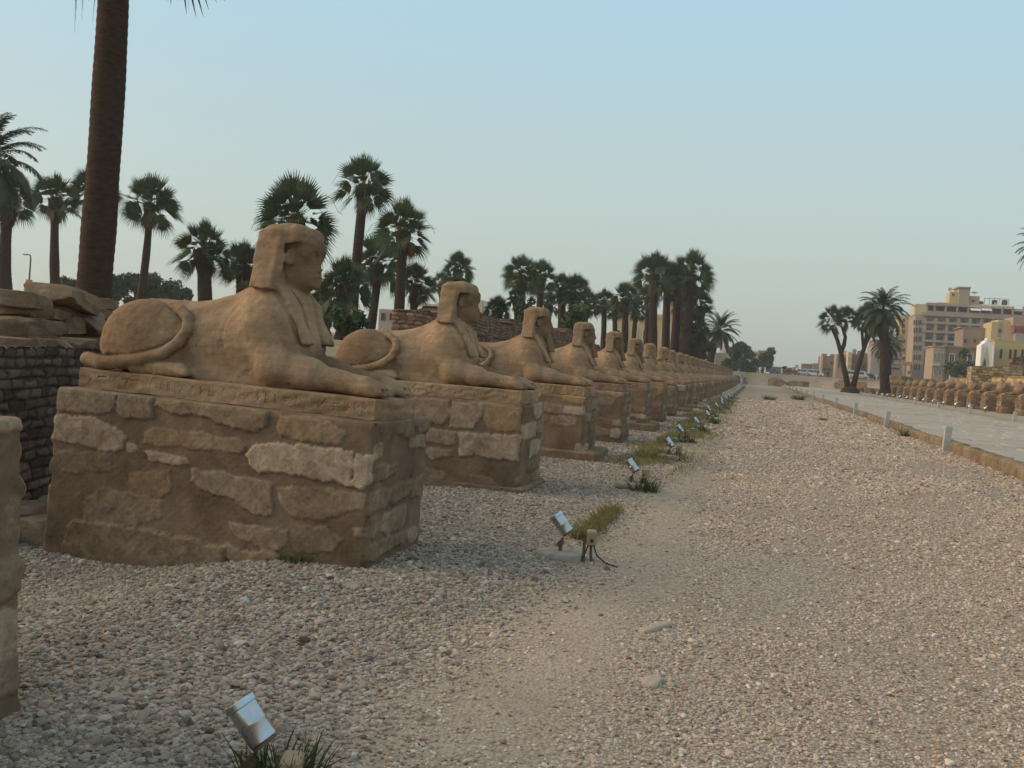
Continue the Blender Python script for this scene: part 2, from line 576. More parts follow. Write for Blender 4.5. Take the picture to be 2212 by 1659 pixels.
sp = ng.nodes.new('GeometryNodeSetPosition')
nz = ng.nodes.new('ShaderNodeTexNoise'); nz.inputs['Scale'].default_value = 0.9; nz.inputs['Detail'].default_value = 1
sub = ng.nodes.new('ShaderNodeVectorMath'); sub.operation = 'SUBTRACT'; sub.inputs[1].default_value = (0.5, 0.5, 0.5)
scl = ng.nodes.new('ShaderNodeVectorMath'); scl.operation = 'SCALE'; scl.inputs['Scale'].default_value = 1.3
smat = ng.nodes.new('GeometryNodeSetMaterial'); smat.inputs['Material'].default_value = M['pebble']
iop = ng.nodes.new('GeometryNodeInstanceOnPoints')
rv = ng.nodes.new('FunctionNodeRandomValue'); rv.data_type = 'FLOAT_VECTOR'
rv.inputs[0].default_value = (-0.45, -0.45, 0); rv.inputs[1].default_value = (0.45, 0.45, 6.283)
na = ng.nodes.new('GeometryNodeInputNamedAttribute'); na.data_type = 'FLOAT_VECTOR'; na.inputs['Name'].default_value = 'size'
L = ng.links.new
L(ico.outputs['Mesh'], sp.inputs['Geometry'])
L(nz.outputs['Color'], sub.inputs[0]); L(sub.outputs[0], scl.inputs[0]); L(scl.outputs[0], sp.inputs['Offset'])
L(sp.outputs[0], smat.inputs['Geometry']); L(smat.outputs[0], iop.inputs['Instance'])
L(gi.outputs[0], iop.inputs['Points']); L(rv.outputs[0], iop.inputs['Rotation']); L(na.outputs[0], iop.inputs['Scale'])
L(iop.outputs[0], go.inputs[0])
peb.modifiers.new('scatter', 'NODES').node_group = ng

# ------------------------------------------------------------------ carving stone: distance fields meshed with surface nets


def smin(a, b, k):
    h = np.clip(0.5 + 0.5 * (b - a) / k, 0, 1)
    return b + (a - b) * h - k * h * (1 - h)


def smax(a, b, k): return -smin(-a, -b, k)


class Field:
    def __init__(s, lo, hi, h):
        s.lo, s.h = np.array(lo, np.float32), h
        n = [int(math.ceil((b - a) / h)) + 1 for a, b in zip(lo, hi)]
        ax = [np.arange(k, dtype=np.float32) * h + a for k, a in zip(n, lo)]
        s.X, s.Y, s.Z = [q.astype(np.float32) for q in np.meshgrid(*ax, indexing='ij')]

    def ell(s, c, r, y=None):
        x, y, z = s.X - c[0], (s.Y if y is None else y) - c[1], s.Z - c[2]
        k0 = np.sqrt((x / r[0]) ** 2 + (y / r[1]) ** 2 + (z / r[2]) ** 2)
        k1 = np.sqrt((x / r[0] ** 2) ** 2 + (y / r[1] ** 2) ** 2 + (z / r[2] ** 2) ** 2)
        return k0 * (k0 - 1) / np.maximum(k1, 1e-5)

    def cap(s, a, b, ra, rb, y=None, sq=(1, 1, 1)):
        Y = s.Y if y is None else y
        a = np.array(a, float); ba = np.array(b, float) - a
        px, py, pz = s.X - a[0], Y - a[1], s.Z - a[2]
        t = np.clip((px * ba[0] + py * ba[1] + pz * ba[2]) / (ba @ ba), 0, 1)
        return np.sqrt(((px - ba[0] * t) * sq[0]) ** 2 + ((py - ba[1] * t) * sq[1]) ** 2 + ((pz - ba[2] * t) * sq[2]) ** 2) - (ra + (rb - ra) * t)

    def box(s, c, h, r, y=None):
        q = [np.abs(p - k) - (e - r) for p, k, e in zip((s.X, s.Y if y is None else y, s.Z), c, h)]
        o = np.sqrt(sum(np.maximum(k, 0) ** 2 for k in q))
        return o + np.minimum(np.maximum(np.maximum(q[0], q[1]), q[2]), 0) - r

    def mesh(s, V):
        """naive surface nets; returns vertices and quads"""
        h = s.h
        nx, ny, nz = V.shape
        cs = (nx - 1, ny - 1, nz - 1)
        ncell = cs[0] * cs[1] * cs[2]
        acc = np.zeros((ncell, 3)); cnt = np.zeros(ncell)
        quads = []
        for ax in range(3):
            A = np.moveaxis(V, ax, 0)
            c = (A[:-1] < 0) != (A[1:] < 0)
            ii = np.stack(np.nonzero(c), -1)
            v0 = A[:-1][c]; v1 = A[1:][c]
            t = v0 / (v0 - v1)
            o1, o2 = [k for k in range(3) if k != ax]
            pos = np.zeros((len(ii), 3)); cell = np.zeros((len(ii), 3), int)
            pos[:, ax] = ii[:, 0] + t; pos[:, o1] = ii[:, 1]; pos[:, o2] = ii[:, 2]
            cell[:, ax] = ii[:, 0]; cell[:, o1] = ii[:, 1]; cell[:, o2] = ii[:, 2]
            ids = []
            for d1, d2 in ((0, 0), (-1, 0), (-1, -1), (0, -1)):
                k = cell.copy(); k[:, o1] += d1; k[:, o2] += d2
                ok = (k >= 0).all(1) & (k[:, 0] < cs[0]) & (k[:, 1] < cs[1]) & (k[:, 2] < cs[2])
                f = (k[:, 0] * cs[1] + k[:, 1]) * cs[2] + k[:, 2]
                fo = np.where(ok, f, 0)
                for q in range(3):
                    acc[:, q] += np.bincount(fo[ok], pos[ok, q], ncell)
                cnt += np.bincount(fo[ok], minlength=ncell)
                ids.append(np.where(ok, f, -1))
            Q = np.stack(ids, -1)
            good = (Q >= 0).all(1)
            flip = (v0 < 0)
            if ax == 1: flip = ~flip
            Q = np.where(flip[:, None], Q, Q[:, ::-1])
            quads.append(Q[good])
        Q = np.concatenate(quads)
        used = np.unique(Q)
        re = np.full(ncell, -1); re[used] = np.arange(len(used))
        P = acc[used] / cnt[used][:, None] * h + s.lo
        ci = np.stack(np.unravel_index(used, cs), -1)
        return P, re[Q], ci


def taubin(P, Q, it=2, lam=0.5):
    """light smoothing of the stepped surface"""
    n = len(P)
    e = np.concatenate([Q[:, [0, 1]], Q[:, [1, 2]], Q[:, [2, 3]], Q[:, [3, 0]]])
    deg = np.bincount(e.ravel(), minlength=n)
    for k in range(it * 2):
        f = lam if k % 2 == 0 else -lam * 1.04
        m = np.stack([np.bincount(e[:, 0], P[e[:, 1], q], n) + np.bincount(e[:, 1], P[e[:, 0], q], n) for q in range(3)], -1) / np.maximum(deg, 1)[:, None]
        P = P + f * (m - P)
    return P


TAIL = [(-2.78, .075), (-2.62, .06), (-2.42, .075), (-2.2, .12), (-2.02, .19), (-1.89, .29), (-1.83, .40), (-1.85, .50), (-1.94, .56), (-2.06, .585)]


def sphinx_fields(h, seed, head=True, face=1.0, beard=True, worn=0.006, slab=False, stump=0.0, lump=0.0):
    """a reclining sphinx: x forward, tail at x=-2.8, paws at x=-0.05, z=0 on its slab"""
    g = Field((-2.97, -0.52, -0.19 if slab else -0.04), (0.06, 0.52, 1.44 if head else 1.12), h)
    ay = np.abs(g.Y)
    G = {}
    tor = g.cap((-2.36, 0, .33), (-1.35, 0, .345), .315, .325, sq=(1, .98, 1))
    tor = smin(tor, g.box((-1.62, 0, .18), (.78, .29, .26), .12), .10)
    tor = smin(tor, g.ell((-2.40, 0, .31), (.37, .31, .31)), .06)
    tor = smin(tor, g.ell((-1.20, .17, .44), (.33, .20, .38), ay), .09)
    tor = smin(tor, g.ell((-1.20, .12, .62), (.20, .19, .17), ay), .08)
    tor = smin(tor, g.cap((-1.18, 0, .46), (-1.06, 0, .36), .30, .25), .08)
    tor = smin(tor, g.cap((-1.28, 0, .60), (-1.13, 0, .72), .215, .19), .10)
    tor = smin(tor, g.ell((-1.09, 0, .54), (.205, .285, .25)), .06)
    tor = smin(tor, g.cap((-1.75, 0, .60), (-1.33, 0, .74), .05, .12), .12)      # mane ridge rising to the nape
    tor = smin(tor, g.box((-.60, 0, .03), (.45, .20, .05), .03), .06)
    # shoulder line carved in the flank
    ring = np.abs(np.sqrt(((g.X + 1.23) / .27) ** 2 + ((g.Z - .40) / .34) ** 2) - 1) * .29
    cut = np.where((g.X < -1.2) & (ay > .2), ring, 1.0)
    tor = tor + .006 * np.exp(-(cut / .012) ** 2)
    tor = smax(tor, -g.ell((-1.86, .40, .10), (.13, .13, .16), ay), .05)
    G['body'] = tor
    for nm, sgn in (('a', -1), ('b', 1)):
        y = g.Y * sgn
        leg = g.cap((-1.06, .235, .17), (-.72, .235, .14), .145, .122, y)
        leg = smin(leg, g.cap((-.76, .235, .125), (-.24, .24, .075), .115, .082, y), .06)
        leg = smin(leg, g.cap((-1.24, .20, .47), (-1.04, .235, .16), .185, .150, y), .09)
        paw = g.ell((-.20, .24, .062), (.155, .118, .068), y)
        for j in (-1.5, -.5, .5, 1.5):
            paw = smin(paw, g.cap((-.17, .24 + j * .052, .05), (-.075 - (abs(j) > 1) * .015, .24 + j * .052, .038), .034, .032, y), .012)
        for j in (-1, 0, 1):
            paw = smax(paw, -g.cap((-.19, .24 + j * .052, .105), (-.05, .24 + j * .052, .055), .011, .015, y), .010)
        leg = smin(leg, paw, .03)
        G['foreleg_' + nm] = leg
        th = g.ell((-2.27, .255, .315), (.41, .150, .320), y)
        th = smin(th, g.ell((-2.42, .22, .22), (.32, .15, .22), y), .05)
        G['haunch_' + nm] = th
        ft = g.cap((-2.30, .33, .06), (-1.86, .335, .06), .07, .068, y)
        for j in (-1, 0, 1):
            ft = smin(ft, g.cap((-1.90, .335 + j * .044, .062), (-1.79, .335 + j * .046, .046), .036, .032, y), .010)
        G['hind_foot_' + nm] = ft
    tl = None
    for i in range(len(TAIL) - 1):
        (x0, z0), (x1, z1) = TAIL[i], TAIL[i + 1]
        yy = [-.33, -.355, -.37, -.375, -.37, -.36, -.34, -.315, -.28, -.24]
        r0, r1 = [.062 - .003 * k for k in (i, i + 1)]
        d = g.cap((x0, yy[i], z0), (x1, yy[i + 1], z1), r0, r1)
        tl = d if tl is None else smin(tl, d, .015)
    G['tail'] = tl
    G['haunch_a'] = np.maximum(G['haunch_a'], np.minimum(.016 - tl, G['haunch_a'] + .016))
    G['body'] = np.maximum(G['body'], np.minimum(.016 - tl, G['body'] + .016))
    nz1, nz2, nz3 = SNoise(seed + 11, 1.6), SNoise(seed + 23, 4.5), SNoise(seed + 31, 12.0)
    if head:
        fc = g.ell((-1.055, 0, 1.06), (.195, .172, .25)) if face > .3 else g.box((-1.045, 0, 1.065), (.185, .212, .245), .085)
        fc = smin(fc, g.ell((-1.01, 0, .93), (.165, .142, .125)), .06)
        fc = smin(fc, g.box((-1.035, 0, 1.155), (.160 + .02 * (face < .5), .168, .10), .07), .04)
        fc = smin(fc, g.cap((-1.12, 0, .70), (-1.06, 0, .92), .145, .135), .05)
        if face > 0.2:
            f = face; soft = .03 if face < .5 else 0
            fc = smin(fc, g.cap((-.875, 0, 1.10), (-.842, 0, 1.00), .026 * f, .042 * f), .022)              # nose
            fc = smin(fc, g.ell((-.845, .018, .995), (.022, .022, .018), ay), .012)
            fc = smin(fc, g.cap((-.885, .03, 1.148), (-.915, .115, 1.145), .024, .018, ay), .014)             # brow
            fc = smax(fc, -g.ell((-.866, .072, 1.105), (.045 - soft, .052, .030), ay), .014 + soft)                         # eye socket
            fc = smin(fc, g.ell((-.898, .072, 1.103), (.024, .036, .016), ay), .005)
            fc = smin(fc, g.ell((-.862, 0, .937), (.030, .060, .017)), .008)                                  # lips
            fc = smin(fc, g.ell((-.864, 0, .910), (.028, .050, .016)), .006)
            fc = smax(fc, -g.cap((-.846, -.05, .923), (-.846, .05, .923), .006, .006), .006)
            fc = smin(fc, g.ell((-.878, 0, .868), (.04, .055, .035)), .03)                                    # chin
        else:
            fc = smax(fc, -(g.ell((-.80, 0.02, 1.02), (.075, .13, .14))), .08)
        ear = g.ell((-1.025, .188, 1.075), (.045, .034, .072), ay)
        ear = smax(ear, -g.ell((-1.012, .218, 1.08), (.022, .018, .042), ay), .012)
        fc = smax(fc, -g.cap((-1.09, .205, 1.20), (-1.095, .205, .84), .026, .036, ay), .012)
        fc = smin(fc, ear, .012)
        if beard:
            bd = g.cap((-.905, 0, .87), (-.815, 0, .58), .055, .075)
            bd = smax(bd, .56 - g.Z, .015)
            fc = smin(fc, bd, .02)
        G['head'] = fc
        wv = np.clip(.335 - np.maximum(g.Z - .80, 0) * .235, .1, 1)
        wing = np.maximum(np.maximum(ay - wv + .03, np.abs(g.X + 1.205) - .075), np.maximum(g.Z - 1.25, .82 - g.Z)) - .03
        dome = g.ell((-1.105, 0, 1.145), (.235, .225, .205))
        dome = smin(dome, g.box((-1.105, 0, 1.225), (.195, .225, .12), .09), .04)
        dome = smin(dome, g.ell((-1.17, 0, 1.02), (.165, .24, .26)), .08)
        if face > .3: dome = smax(dome, -g.box((-.80, 0, .96), (.15, .20, .215), .05), .03)    # the cloth stops above the brow
        hd = smin(dome, wing, .05)
        hd = smax(hd, -g.box((-.95, 0, .98), (.145, .22, .215), .04), .015)
        # tail of the cloth down the nape, lappets on the chest
        hd = smin(hd, g.cap((-1.30, 0, .86), (-1.42, 0, .74), .06, .045, sq=(1, .55, 1)), .06)
        lp = None
        for a, b in (((-1.08, .20, .82), (-.965, .195, .68)), ((-.965, .195, .68), (-.805, .175, .38))):
            d = g.cap(a, b, .044, .042, ay, sq=(1, .60, 1))
            lp = d if lp is None else smin(lp, d, .02)
        lp = np.maximum(lp, .375 - g.Z)
        G['body'] = np.maximum(G['body'], np.minimum(.022 - lp, G['body'] + .02))
        hd = smin(hd, lp, .03)
        hd = hd + (0.004 + 0.004 * (face < .3)) * nz2(g.X, g.Y, g.Z)
        G['headdress'] = hd
    elif stump > 0:
        G['body'] = smin(G['body'], g.cap((-1.22, 0, .60), (-1.16, 0, .60 + stump), .20, .10), .08)
        G['body'] = G['body'] + 0.025 * nz2(g.X, g.Y, g.Z) * sstep(.45, .8, g.Z)
    if lump:
        G['body'] = G['body'] + lump * nz1(g.X, g.Y, g.Z)
        for k in G:
            if k != 'body': G[k] = G[k] + lump * 0.8 * np.abs(nz1(g.X * 1.3, g.Y, g.Z))
    if slab:
        G['slab'] = g.box((-1.43, 0, -.08), (1.405, .41, .085), .025)
    # the whole figure
    V = G['body']
    for k, d in G.items():
        if k == 'body': continue
        V = smin(V, d, {'tail': .006, 'haunch_a': .012, 'haunch_b': .012, 'head': .010, 'headdress': .012, 'slab': .02}.get(k, .035))
    V = V + worn * (nz1(g.X, g.Y, g.Z) * .6 + nz2(g.X, g.Y, g.Z) * .6 + .35 * nz3(g.X, g.Y, g.Z))
    # chips knocked out of edges
    chip = nz2(g.X * 1.3 + 3, g.Y * 1.3, g.Z * 1.3)
    V = V + 0.010 * sstep(.95, 1.5, chip)
    if not slab:
        V = np.maximum(V, -0.03 - g.Z)
    return g, V, G


def sphinx_things(name, h, seed, parts=True, **kw):
    """meshes of one carved sphinx: {part: mesh}, or one mesh"""
    g, V, G = sphinx_fields(h, seed, **kw)
    P, Q, ci = g.mesh(V)
    P = taubin(P, Q, 2, .45)
    if not parts:
        return to_mesh(name, P, Q, True)
    keys = list(G)
    d = np.stack([G[k][ci[:, 0], ci[:, 1], ci[:, 2]] for k in keys], -1)
    d[:, keys.index('body')] += 0.004
    lab = d.argmin(1)
    # majority of the four corners, then one pass of clean-up
    fl = lab[Q]
    f = np.array([np.bincount(r, minlength=len(keys)).argmax() for r in fl])
    full = to_mesh('tmp', P, Q, True)
    nrm = np.zeros(len(P) * 3, np.float32)
    full.vertex_normals.foreach_get('vector', nrm)
    nrm = nrm.reshape(-1, 3)
    bpy.data.meshes.remove(full)
    res = {}
    for i, k in enumerate(keys):
        q = Q[f == i]
        if len(q) < 4: continue
        u = np.unique(q); re = np.full(len(P), -1); re[u] = np.arange(len(u))
        me = to_mesh(k, P[u], re[q], True)
        me.normals_split_custom_set_from_vertices([tuple(n) for n in nrm[u]])
        res[k] = me
    return res


PART = {'body': 'body', 'head': 'head', 'headdress': 'headdress', 'tail': 'tail', 'foreleg_a': 'foreleg', 'foreleg_b': 'foreleg',
        'haunch_a': 'haunch', 'haunch_b': 'haunch', 'hind_foot_a': 'hind_foot', 'hind_foot_b': 'hind_foot', 'slab': 'slab'}


def slab_mesh(seed, glyphs=True):
    """the base slab under a statue with a band of carved signs along its long side"""
    nzs = SNoise(seed, 2.2)
    r = random.Random(seed)
    strokes = []
    x = -2.72
    while x < -.12:
        wdt = r.uniform(.045, .11)
        for _ in range(r.randint(2, 4)):
            kind = r.random()
            a = x + r.uniform(0, wdt * .7); z = r.uniform(-.115, -.055)
            if kind < .45: strokes.append((a, -.12, a + r.uniform(-.004, .004), -.05))
            elif kind < .75: strokes.append((x, z, x + wdt * .8, z))
            else: strokes.append((a, z - .02, a + .04, z + .025))
        x += wdt + r.uniform(.012, .03)

    def wrap(hx, hy, step, step2):
        pts = []
        for k in np.arange(-hx, hx, step): pts.append((k, -hy, 0, -1))
        for k in np.arange(-hy, hy, step2): pts.append((hx, k, 1, 0))
        for k in np.arange(hx, -hx, -.08): pts.append((k, hy, 0, 1))
        for k in np.arange(hy, -hy, -.08): pts.append((-hx, k, -1, 0))
        return np.array(pts)
    base = wrap(1.405, .41, .009, .009)
    zs_ = np.concatenate([[-.165], np.arange(-.155, -.012, .0085), [-.006, -.001]])
    V = []
    for z in zs_:
        x, y = base[:, 0] - 1.43, base[:, 1]
        d = .010 * nzs(x, y, z) + .004 * nzs(x * 4, y * 4, z * 6)
        if glyphs:
            for (a, z0, b, z1) in strokes:
                L2 = (b - a) ** 2 + (z1 - z0) ** 2
                t = np.clip(((x - a) * (b - a) + (z - z0) * (z1 - z0)) / L2, 0, 1)
                q = np.hypot(x - a - t * (b - a), z - z0 - t * (z1 - z0))
                d = d - np.where(base[:, 3] < 0, .0045 * (1 - sstep(.003, .009, q)) * (.4 + .6 * (nzs(x * 2, z * 3) > -.2)), 0)
        rnd = .012 if z > -.004 else .004 if z > -.012 else 0
        # rounded worn corners
        cx = np.clip((np.abs(base[:, 0]) - 1.36) / .045, 0, 1); cy = np.clip((np.abs(base[:, 1]) - .365) / .045, 0, 1)
        c = .03 * np.minimum(cx, cy)
        V.append(np.stack([x + base[:, 2] * (d - rnd) - np.sign(base[:, 0]) * c, y + base[:, 3] * (d - rnd) - np.sign(base[:, 1]) * c, np.full(len(x), z) + .004 * nzs(x * 1.5, y, 0)], -1))
    n = len(base); m = len(zs_)
    V = np.concatenate(V)
    F = [(k * n + i, k * n + (i + 1) % n, (k + 1) * n + (i + 1) % n, (k + 1) * n + i) for k in range(m - 1) for i in range(n)]
    F.append(tuple(range((m - 1) * n, m * n)))
    return to_mesh('base_slab', V, F, False)


# ------------------------------------------------------------------ pedestals: rubble masonry, wrapped round four sides


def poly_sd(px, pz, poly):
    """signed distance to a polygon (inside positive)"""
    poly = np.array(poly, float)
    d = np.full(px.shape, 1e9); ins = np.zeros(px.shape, bool)
    n = len(poly)
    for i in range(n):
        a, b = poly[i], poly[(i + 1) % n]
        e = b - a
        wx, wz = px - a[0], pz - a[1]
        t = np.clip((wx * e[0] + wz * e[1]) / max(e @ e, 1e-9), 0, 1)
        d = np.minimum(d, np.hypot(wx - e[0] * t, wz - e[1] * t))
        c = (a[1] > pz) != (b[1] > pz)
        with np.errstate(divide='ignore', invalid='ignore'):
            ins ^= c & (px < (b[0] - a[0]) * (pz - a[1]) / (b[1] - a[1]) + a[0])
    return np.where(ins, d, -d)


def course_blocks(s0, s1, H, rnd, fill=0.75):
    """irregular rounded blocks in rough courses: list of (polygon, tone, orange, depth)"""
    out = []
    z = rnd.uniform(0.02, .1)
    while z < H - .08:
        hh = rnd.uniform(.15, .27)
        if z + hh > H - .05: hh = H - z + .03
        s = s0 - rnd.uniform(0, .2)
        while s < s1:
            wd = rnd.uniform(.25, .75)
            if rnd.random() < fill:
                a, b = max(s + .012, s0 - .02), min(s + wd - .012, s1 + .02)
                if b - a > .1:
                    z0, z1 = z + rnd.uniform(.006, .05), z + hh - rnd.uniform(.004, .02)
                    p = [(a, z0 + rnd.uniform(0, .07)), (a + .3 * (b - a), z0 + rnd.uniform(0, .03)), (a + .7 * (b - a), z0 + rnd.uniform(0, .04)), (b, z0 + rnd.uniform(0, .08)),
                         (b, z1 - rnd.uniform(0, .03)), (.5 * (a + b), z1), (a, z1 - rnd.uniform(0, .04))]
                    out.append((p, rnd.random() ** 2.2, 1.0 if rnd.random() < .1 else 0.0, rnd.uniform(.006, .02)))
            s += wd
        z += hh
    return out


def pedestal_mesh(seed, near=None, step=0.018, H=1.12, Lx=2.9, Wy=1.15, batter=0.05, fill=.75, front_fill=.8, ragged=.012):
    """origin: middle of the front face at ground level, body runs to x=-Lx"""
    rnd = random.Random(seed)
    per = []
    for s in np.arange(0, Lx, step): per.append((-Lx + s, -Wy / 2, 0, -1, 0, -Lx + s))
    for s in np.arange(0, Wy, step): per.append((0, -Wy / 2 + s, 1, 0, 1, s))
    for s in np.arange(0, Lx, max(step, .05)): per.append((-s, Wy / 2, 0, 1, 2, s))
    for s in np.arange(0, Wy, max(step, .05)): per.append((-Lx, Wy / 2 - s, -1, 0, 3, s))
    per = np.array(per)
    z = np.concatenate([[-.4, -.2], np.arange(-.18, H - .02, step), [H - .018, H - .006]])
    S, Z = np.meshgrid(per[:, 5], z)
    side = np.broadcast_to(per[:, 4], S.shape)
    bx, by = np.broadcast_to(per[:, 0], S.shape), np.broadcast_to(per[:, 1], S.shape)
    nzA, nzB, nzC = SNoise(seed + 1, 1.2), SNoise(seed + 2, 6.0), SNoise(seed + 3, 20.0)
    wob = ragged * (nzB(S + side * 7, Z) + .6 * nzC(S + side * 3, Z))
    stone = np.zeros(S.shape); tone = np.zeros(S.shape); orange = np.zeros(S.shape); d = np.zeros(S.shape)
    sets = {0: near if near is not None else course_blocks(-Lx, 0, H, rnd, fill), 1: course_blocks(0, Wy, H, rnd, front_fill),
            2: course_blocks(0, Lx, H, rnd, fill), 3: course_blocks(0, Wy, H, rnd, fill)}
    for k, blocks in sets.items():
        m = side == k
        if not m.any(): continue
        s_, z_ = S[m], Z[m]
        for poly, tn, og, dep in blocks:
            q = poly_sd(s_, z_, poly) + wob[m]
            f = sstep(-.006, .006, q + .008)
            up_ = stone[m]
            better = f > up_
            for arr, val in ((tone, tn), (orange, og)):
                t_ = arr[m]; t_[better] = val; arr[m] = t_
            stone[m] = np.maximum(up_, f)
            dd = d[m]; d[m] = np.maximum(dd, 1.05 * dep * sstep(-.004, .010, q + .008) * (1 + .12 * nzB(s_, z_)))
    d = d + .006 * nzA(bx, by, Z) + .0022 * nzB(bx, by, Z) * (.6 + stone) + .0016 * nzC(bx, by, Z)
    # corners: soft and irregular; the displacement dies out towards them so that neighbouring sides meet
    cd = np.minimum(np.abs(np.where((side == 0) | (side == 2), np.abs(bx + Lx / 2) - Lx / 2, np.abs(by) - Wy / 2)), 1)
    fade = sstep(0, .05, cd)
    rndc = .018 * (1 - sstep(0, .045, cd)) * (1 + .8 * nzB(bx * 0, by * 0 + side * 0, Z))
    sink = np.where(Z > H - .012, .02, np.where(Z > H - .03, .006, 0))
    off = d * fade - rndc - sink
    sx = np.where(bx < -Lx / 2, -1, 1); sy = np.sign(by)
    bat = batter * (1 - Z / H)
    nxx, nyy = np.broadcast_to(per[:, 2], S.shape), np.broadcast_to(per[:, 3], S.shape)
    xx = bx + nxx * off + np.where(bx < -Lx / 2, -bat * 2.2 * np.clip(-(bx + Lx / 2) / (Lx / 2), 0, 1), bat * .6 * np.clip((bx + Lx / 2) / (Lx / 2), 0, 1)) - sx * rndc * np.where((side == 0) | (side == 2), 1, 0)
    yy = by + nyy * off + sy * bat * .5 * np.abs(by) / (Wy / 2) - sy * rndc * np.where((side == 1) | (side == 3), 1, 0)
    zz = Z + np.where(Z > H * .9, .006 * nzA(bx * 2, by * 2, 0), 0)
    n = len(per); m_ = len(z)
    V = np.stack([xx, yy, zz], -1).reshape(-1, 3)
    i = np.arange(n); j = (i + 1) % n
    F = np.concatenate([np.stack([k * n + i, k * n + j, (k + 1) * n + j, (k + 1) * n + i], -1) for k in range(m_ - 1)])
    F = [tuple(f) for f in F] + [tuple(range((m_ - 1) * n, m_ * n))]
    me = to_mesh('masonry', V, F, False)
    c = np.zeros((len(V), 4), np.float32); c[:, 3] = 1
    c[:, 0] = stone.ravel(); c[:, 1] = tone.ravel(); c[:, 2] = orange.ravel() * .8
    a = me.attributes.new('stone', 'FLOAT_COLOR', 'POINT')
    a.data.foreach_set('color', c.ravel())
    me.polygons.foreach_set('use_smooth', [True] * (len(me.polygons) - 1) + [False])
    return me
S1_BLOCKS = [
    ([(-2.9, 1.097), (-2.59, 1.143), (-2.3, 1.141), (-2.32, 0.979), (-2.44, 0.929), (-2.54, 0.936), (-2.68, 0.914), (-2.9, 0.938)], 0.21, 0, 0.016),
    ([(-2.27, 1.151), (-1.97, 1.149), (-1.96, 0.948), (-2.02, 0.918), (-2.11, 0.936), (-2.22, 0.933), (-2.28, 0.97)], 0.24, 0, 0.02),
    ([(-1.93, 1.141), (-1.51, 1.142), (-0.93, 1.137), (-0.95, 0.98), (-1.02, 0.929), (-1.12, 0.947), (-1.24, 0.954), (-1.36, 0.981), (-1.45, 1.017), (-1.71, 1.012), (-1.85, 1.028), (-1.94, 1.045)], 0.18, 0.15, 0.022),
    ([(-0.81, 1.091), (-0.59, 1.106), (-0.37, 1.081), (-0.26, 1.014), (-0.3, 0.924), (-0.4, 0.912), (-0.54, 0.929), (-0.65, 0.917), (-0.79, 0.944), (-0.82, 1.002)], 0.21, 0.3, 0.014),
    ([(-2.91, 0.853), (-2.66, 0.896), (-2.46, 0.89), (-2.29, 0.846), (-2.19, 0.772), (-2.21, 0.676), (-2.26, 0.638), (-2.46, 0.635), (-2.65, 0.651), (-2.9, 0.666)], 0.75, 0, 0.017),
    ([(-2.17, 0.715), (-2.06, 0.707), (-2.06, 0.669), (-2.15, 0.649)], 0.8, 0, 0.01),
    ([(-2.0, 0.852), (-1.84, 0.874), (-1.49, 0.871), (-1.15, 0.858), (-1.1, 0.82), (-1.11, 0.781), (-1.23, 0.75), (-1.48, 0.755), (-1.83, 0.73), (-2.01, 0.746)], 0.21, 0.3, 0.01),
    ([(-1.93, 0.642), (-2.01, 0.67), (-1.92, 0.681), (-1.6, 0.657), (-1.58, 0.628), (-1.72, 0.597), (-1.93, 0.614)], 0.7, 0, 0.012),
    ([(-1.0, 0.851), (-0.73, 0.876), (-0.33, 0.884), (-0.17, 0.867), (-0.17, 0.628), (-0.23, 0.627), (-0.38, 0.635), (-0.55, 0.642), (-0.75, 0.649), (-0.96, 0.627), (-1.05, 0.684), (-1.07, 0.762)], 0.9, 0, 0.022),
    ([(-0.15, 0.867), (-0.01, 0.87), (-0.01, 0.65), (-0.09, 0.619), (-0.17, 0.628)], 0.95, 0, 0.022),
    ([(-2.83, 0.554), (-2.55, 0.605), (-2.31, 0.608), (-2.3, 0.485), (-2.48, 0.454), (-2.63, 0.415), (-2.76, 0.414), (-2.82, 0.47)], 0.15, 0, 0.008),
    ([(-1.54, 0.571), (-1.3, 0.583), (-0.83, 0.56), (-0.81, 0.314), (-0.87, 0.285), (-0.99, 0.303), (-1.15, 0.371), (-1.29, 0.418), (-1.46, 0.426), (-1.55, 0.493)], 0.30, 0, 0.014),
    ([(-0.79, 0.521), (-0.55, 0.563), (-0.15, 0.558), (-0.04, 0.55), (-0.05, 0.46), (-0.29, 0.388), (-0.45, 0.307), (-0.61, 0.316), (-0.72, 0.394), (-0.77, 0.443)], 0.27, 0.1, 0.01),
    ([(-2.14, 0.477), (-1.75, 0.549), (-1.74, 0.395), (-1.8, 0.317), (-1.98, 0.297), (-2.07, 0.363)], 0.06, 0.2, 0.006),
    ([(-2.49, 0.227), (-2.35, 0.332), (-1.8, 0.298), (-1.79, 0.154), (-2.11, 0.029), (-2.51, 0.028)], 0.21, 0, 0.008),
    ([(-2.64, -0.028), (-2.58, 0.028), (-2.11, 0.038), (-1.75, 0.029), (-1.19, 0.0), (-1.2, -0.166), (-1.59, -0.241), (-2.12, -0.267), (-2.68, -0.245)], 0.06, 0, 0.03),
    ([(-1.17, 0.195), (-0.67, 0.197), (-0.65, 0.079), (-0.79, 0.029), (-1.09, 0.088)], 0.33, 0, 0.008),
    ([(-1.19, 0.029), (-1.04, 0.0), (-0.71, 0.01), (-0.75, -0.049), (-1.08, -0.107), (-1.19, -0.058)], 0.30, 0, 0.018),
    ([(-0.61, 0.257), (-0.35, 0.278), (-0.22, 0.199), (-0.27, 0.089), (-0.59, 0.059), (-0.63, 0.158)], 0.15, 0, 0.008),
    ([(-0.13, 0.299), (0.01, 0.32), (0.01, 0.26), (-0.1, 0.249)], 0.12, 0, 0.01),
]
